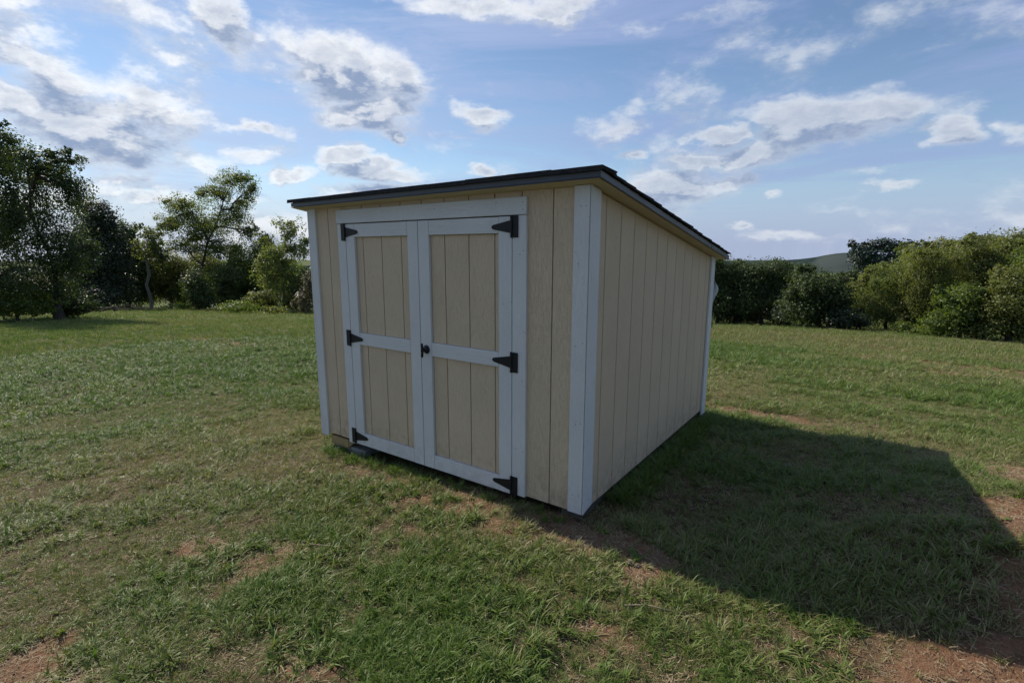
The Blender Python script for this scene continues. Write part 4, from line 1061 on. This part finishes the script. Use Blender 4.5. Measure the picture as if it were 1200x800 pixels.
make_tree('L8', 'bush', 'brown', 'brownish dry bush beside the left wall of the shed', 'bush', leaf=.10, layers=5, trunk=.04)
make_tree('B1', 'bush', 'green', 'low spreading weedy bush under the broad mid green tree', 'bush', GB, leaf=.09, layers=6, trunk=.02)
make_tree('B2', 'bush', 'green', 'low bush in the grass left of the tall open tree foot', 'bush', GB, leaf=.10, layers=6, trunk=.02)
make_tree('B3', 'bush', 'olive', 'small low bush nearest to the shed on the left', 'bush', GB, leaf=.09, layers=6, trunk=.02)
make_tree('H1', 'tree', 'green', 'mid green tree mostly hidden behind the left part of the shed', 'tree', GL, leaf=.14, layers=4.5, trunk=.15)
make_tree('H2', 'tree', 'dark', 'dark tree hidden behind the right part of the shed', 'tree', GR, leaf=.11, layers=6, trunk=.12)
make_tree('R0', 'tree', 'deep', 'dark tree with an olive top touching the back corner of the shed', 'tree', GR, leaf=.072, layers=6, trunk=.10)
make_tree('R1', 'tree', 'deep', 'wide dark tree with a rounded twin top right of the shed', 'tree', GR, leaf=.072, layers=6, trunk=.12)
make_tree('R2', 'tree', 'deep', 'dark leafy tree below the far hill', 'tree', GR, leaf=.08, layers=6, trunk=.10)
make_tree('R3b', 'shrub', 'olive', 'narrow olive shrub between the dark tree and the pale willow bush', 'shrub', leaf=.08, layers=6, trunk=.05)
make_tree('R3', 'willow', 'willow', 'pale green rounded willow bush in the middle of the right tree line', 'tree', GR, leaf=.08, layers=6, trunk=.08, up=-1)
make_tree('R4', 'pine_tree', 'pine', 'far dark blue-green grove tree rising above the pale willow bush', 'tree', GR, leaf=.26, layers=6, trunk=.4, clus=.3)
make_tree('R5', 'tree', 'olive', 'olive green tree with drooping foliage right of the willow bush', 'tree', GR, leaf=.075, layers=6.5, trunk=.12, up=-1)
make_tree('R5b', 'tree', 'olive', 'tallest tree of the right tree line with a thin wispy top', 'tree', GR, leaf=.075, layers=5, trunk=.14, fork=2.0)
make_tree('R6', 'shrub', 'green', 'bright green shrub in front of the olive trees at the right', 'shrub', leaf=.072, layers=6, trunk=.07)
make_tree('R7', 'tree', 'olive', 'large bushy tree near the right edge with foliage down to the grass', 'tree', GR, leaf=.072, layers=6, trunk=.12)
make_tree('H3', 'tree', 'green', 'mid green tree standing behind the door end of the shed', 'tree', GL, leaf=.15, layers=4, trunk=.15)
make_tree('H4', 'tree', 'olive', 'olive tree standing hidden behind the middle of the doors', 'tree', GL, leaf=.15, layers=4, trunk=.15)
make_tree('H5', 'tree', 'deep', 'dark green tree hidden behind the header end of the shed', 'tree', GR, leaf=.14, layers=4, trunk=.15)
make_tree('H6', 'tree', 'green', 'green tree hidden behind the near corner of the shed', 'tree', GR, leaf=.13, layers=4, trunk=.15)
make_tree('R9', 'tree', 'olive', 'layered olive treetops forming the back of the bank at the right edge', 'tree', GR, leaf=.11, layers=6, trunk=.16)
make_tree('R8', 'tree', 'green', 'green tree cut off by the right edge of the photo', 'tree', GR, leaf=.072, layers=6, trunk=.13)
make_tree('B4', 'bush', 'green', 'low bright green bush between the willow bush and the shrub at right', 'bush', GC, leaf=.07, layers=6, trunk=.02)
make_tree('B5', 'bush', 'green', 'smallest low bush at the foot of the bright green shrub', 'bush', GC, leaf=.06, layers=6, trunk=.02)
make_tree('W1', 'bush', 'brown', 'low dry weed clump in front of the dark trees beside the shed', 'bush', leaf=.07, layers=4, trunk=.015)

for k_, f_, l_, lf_ in (('U16', 'deep', 'dark low branches and shrubs around the trunk of the big dark leafy tree', .085), ('U14', 'olive', 'yellow-green shrub behind the foot of the tall open tree', .13), ('U15', 'green', 'green shrub filling the gap right of the tall open tree trunk', .13), ('U1', 'green', 'dark undergrowth beneath the big dark leafy tree at far left', .09), ('U2', 'dark', 'dark undergrowth at the foot of the black conical tree', .13),
                    ('U3', 'green', 'leafy undergrowth around the pale slim trunk', .13), ('U4', 'open', 'bushy shrub between the tall open tree and the broad green tree', .13),
                    ('U5', 'olive', 'olive undergrowth below the broad mid green tree', .13), ('U6', 'green', 'grey green shrub just beside the left edge of the shed', .11),
                    ('U7', 'dark', 'dark undergrowth at the foot of the trees touching the shed', .085), ('U8', 'dark', 'dark shrub filling the gap below the twin-topped tree', .085),
                    ('U9', 'dark', 'dark shrub left of the pale willow bush', .08), ('U10', 'olive', 'olive shrub right of the pale willow bush', .085),
                    ('U11', 'olive', 'low olive shrub between two big bushy trees near the right edge', .08), ('U12', 'willow', 'pale green treetop row seen behind the willow bush', .16),
                    ('U13', 'olive', 'olive treetops showing behind the twin-topped dark tree', .15)):
    make_tree(k_, 'shrub' if k_ not in ('U12', 'U13') else 'tree', f_, l_, 'shrub' if k_ not in ('U12', 'U13') else 'tree', 'undergrowth along the tree lines' if k_ not in ('U12', 'U13') else GR, leaf=lf_, layers=6, trunk=.06)

# brush pile at the left wood edge
def brush_pile():
    r_ = random.Random(5); bx, by = -42.3, 9.4; bz = float(ground_z(bx, by, False))
    root = empty('brush_pile', (bx, by, bz), 'long dark pile of fallen branches in front of the black conical tree', 'brush pile')
    for i in range(26):
        a = np.array([r_.uniform(-2.2, 2.2), r_.uniform(-.4, .4) , 0]); a = np.array([a[0] * .5, a[0] * .86 + a[1], r_.uniform(.05, .35)])
        L = r_.uniform(.5, 1.5); an = r_.gauss(1.05, .35); b = a + np.array([math.cos(an) * L, math.sin(an) * L, r_.uniform(-.12, .2)])
        P, R = limb(a, b, r_.uniform(.03, .08), .015, r_, 4, .08); v, q = tube(P, R, 6)
        mesh_obj('branch', fast_mesh('branch', v, q, smooth=True), BARK, root)
brush_pile()
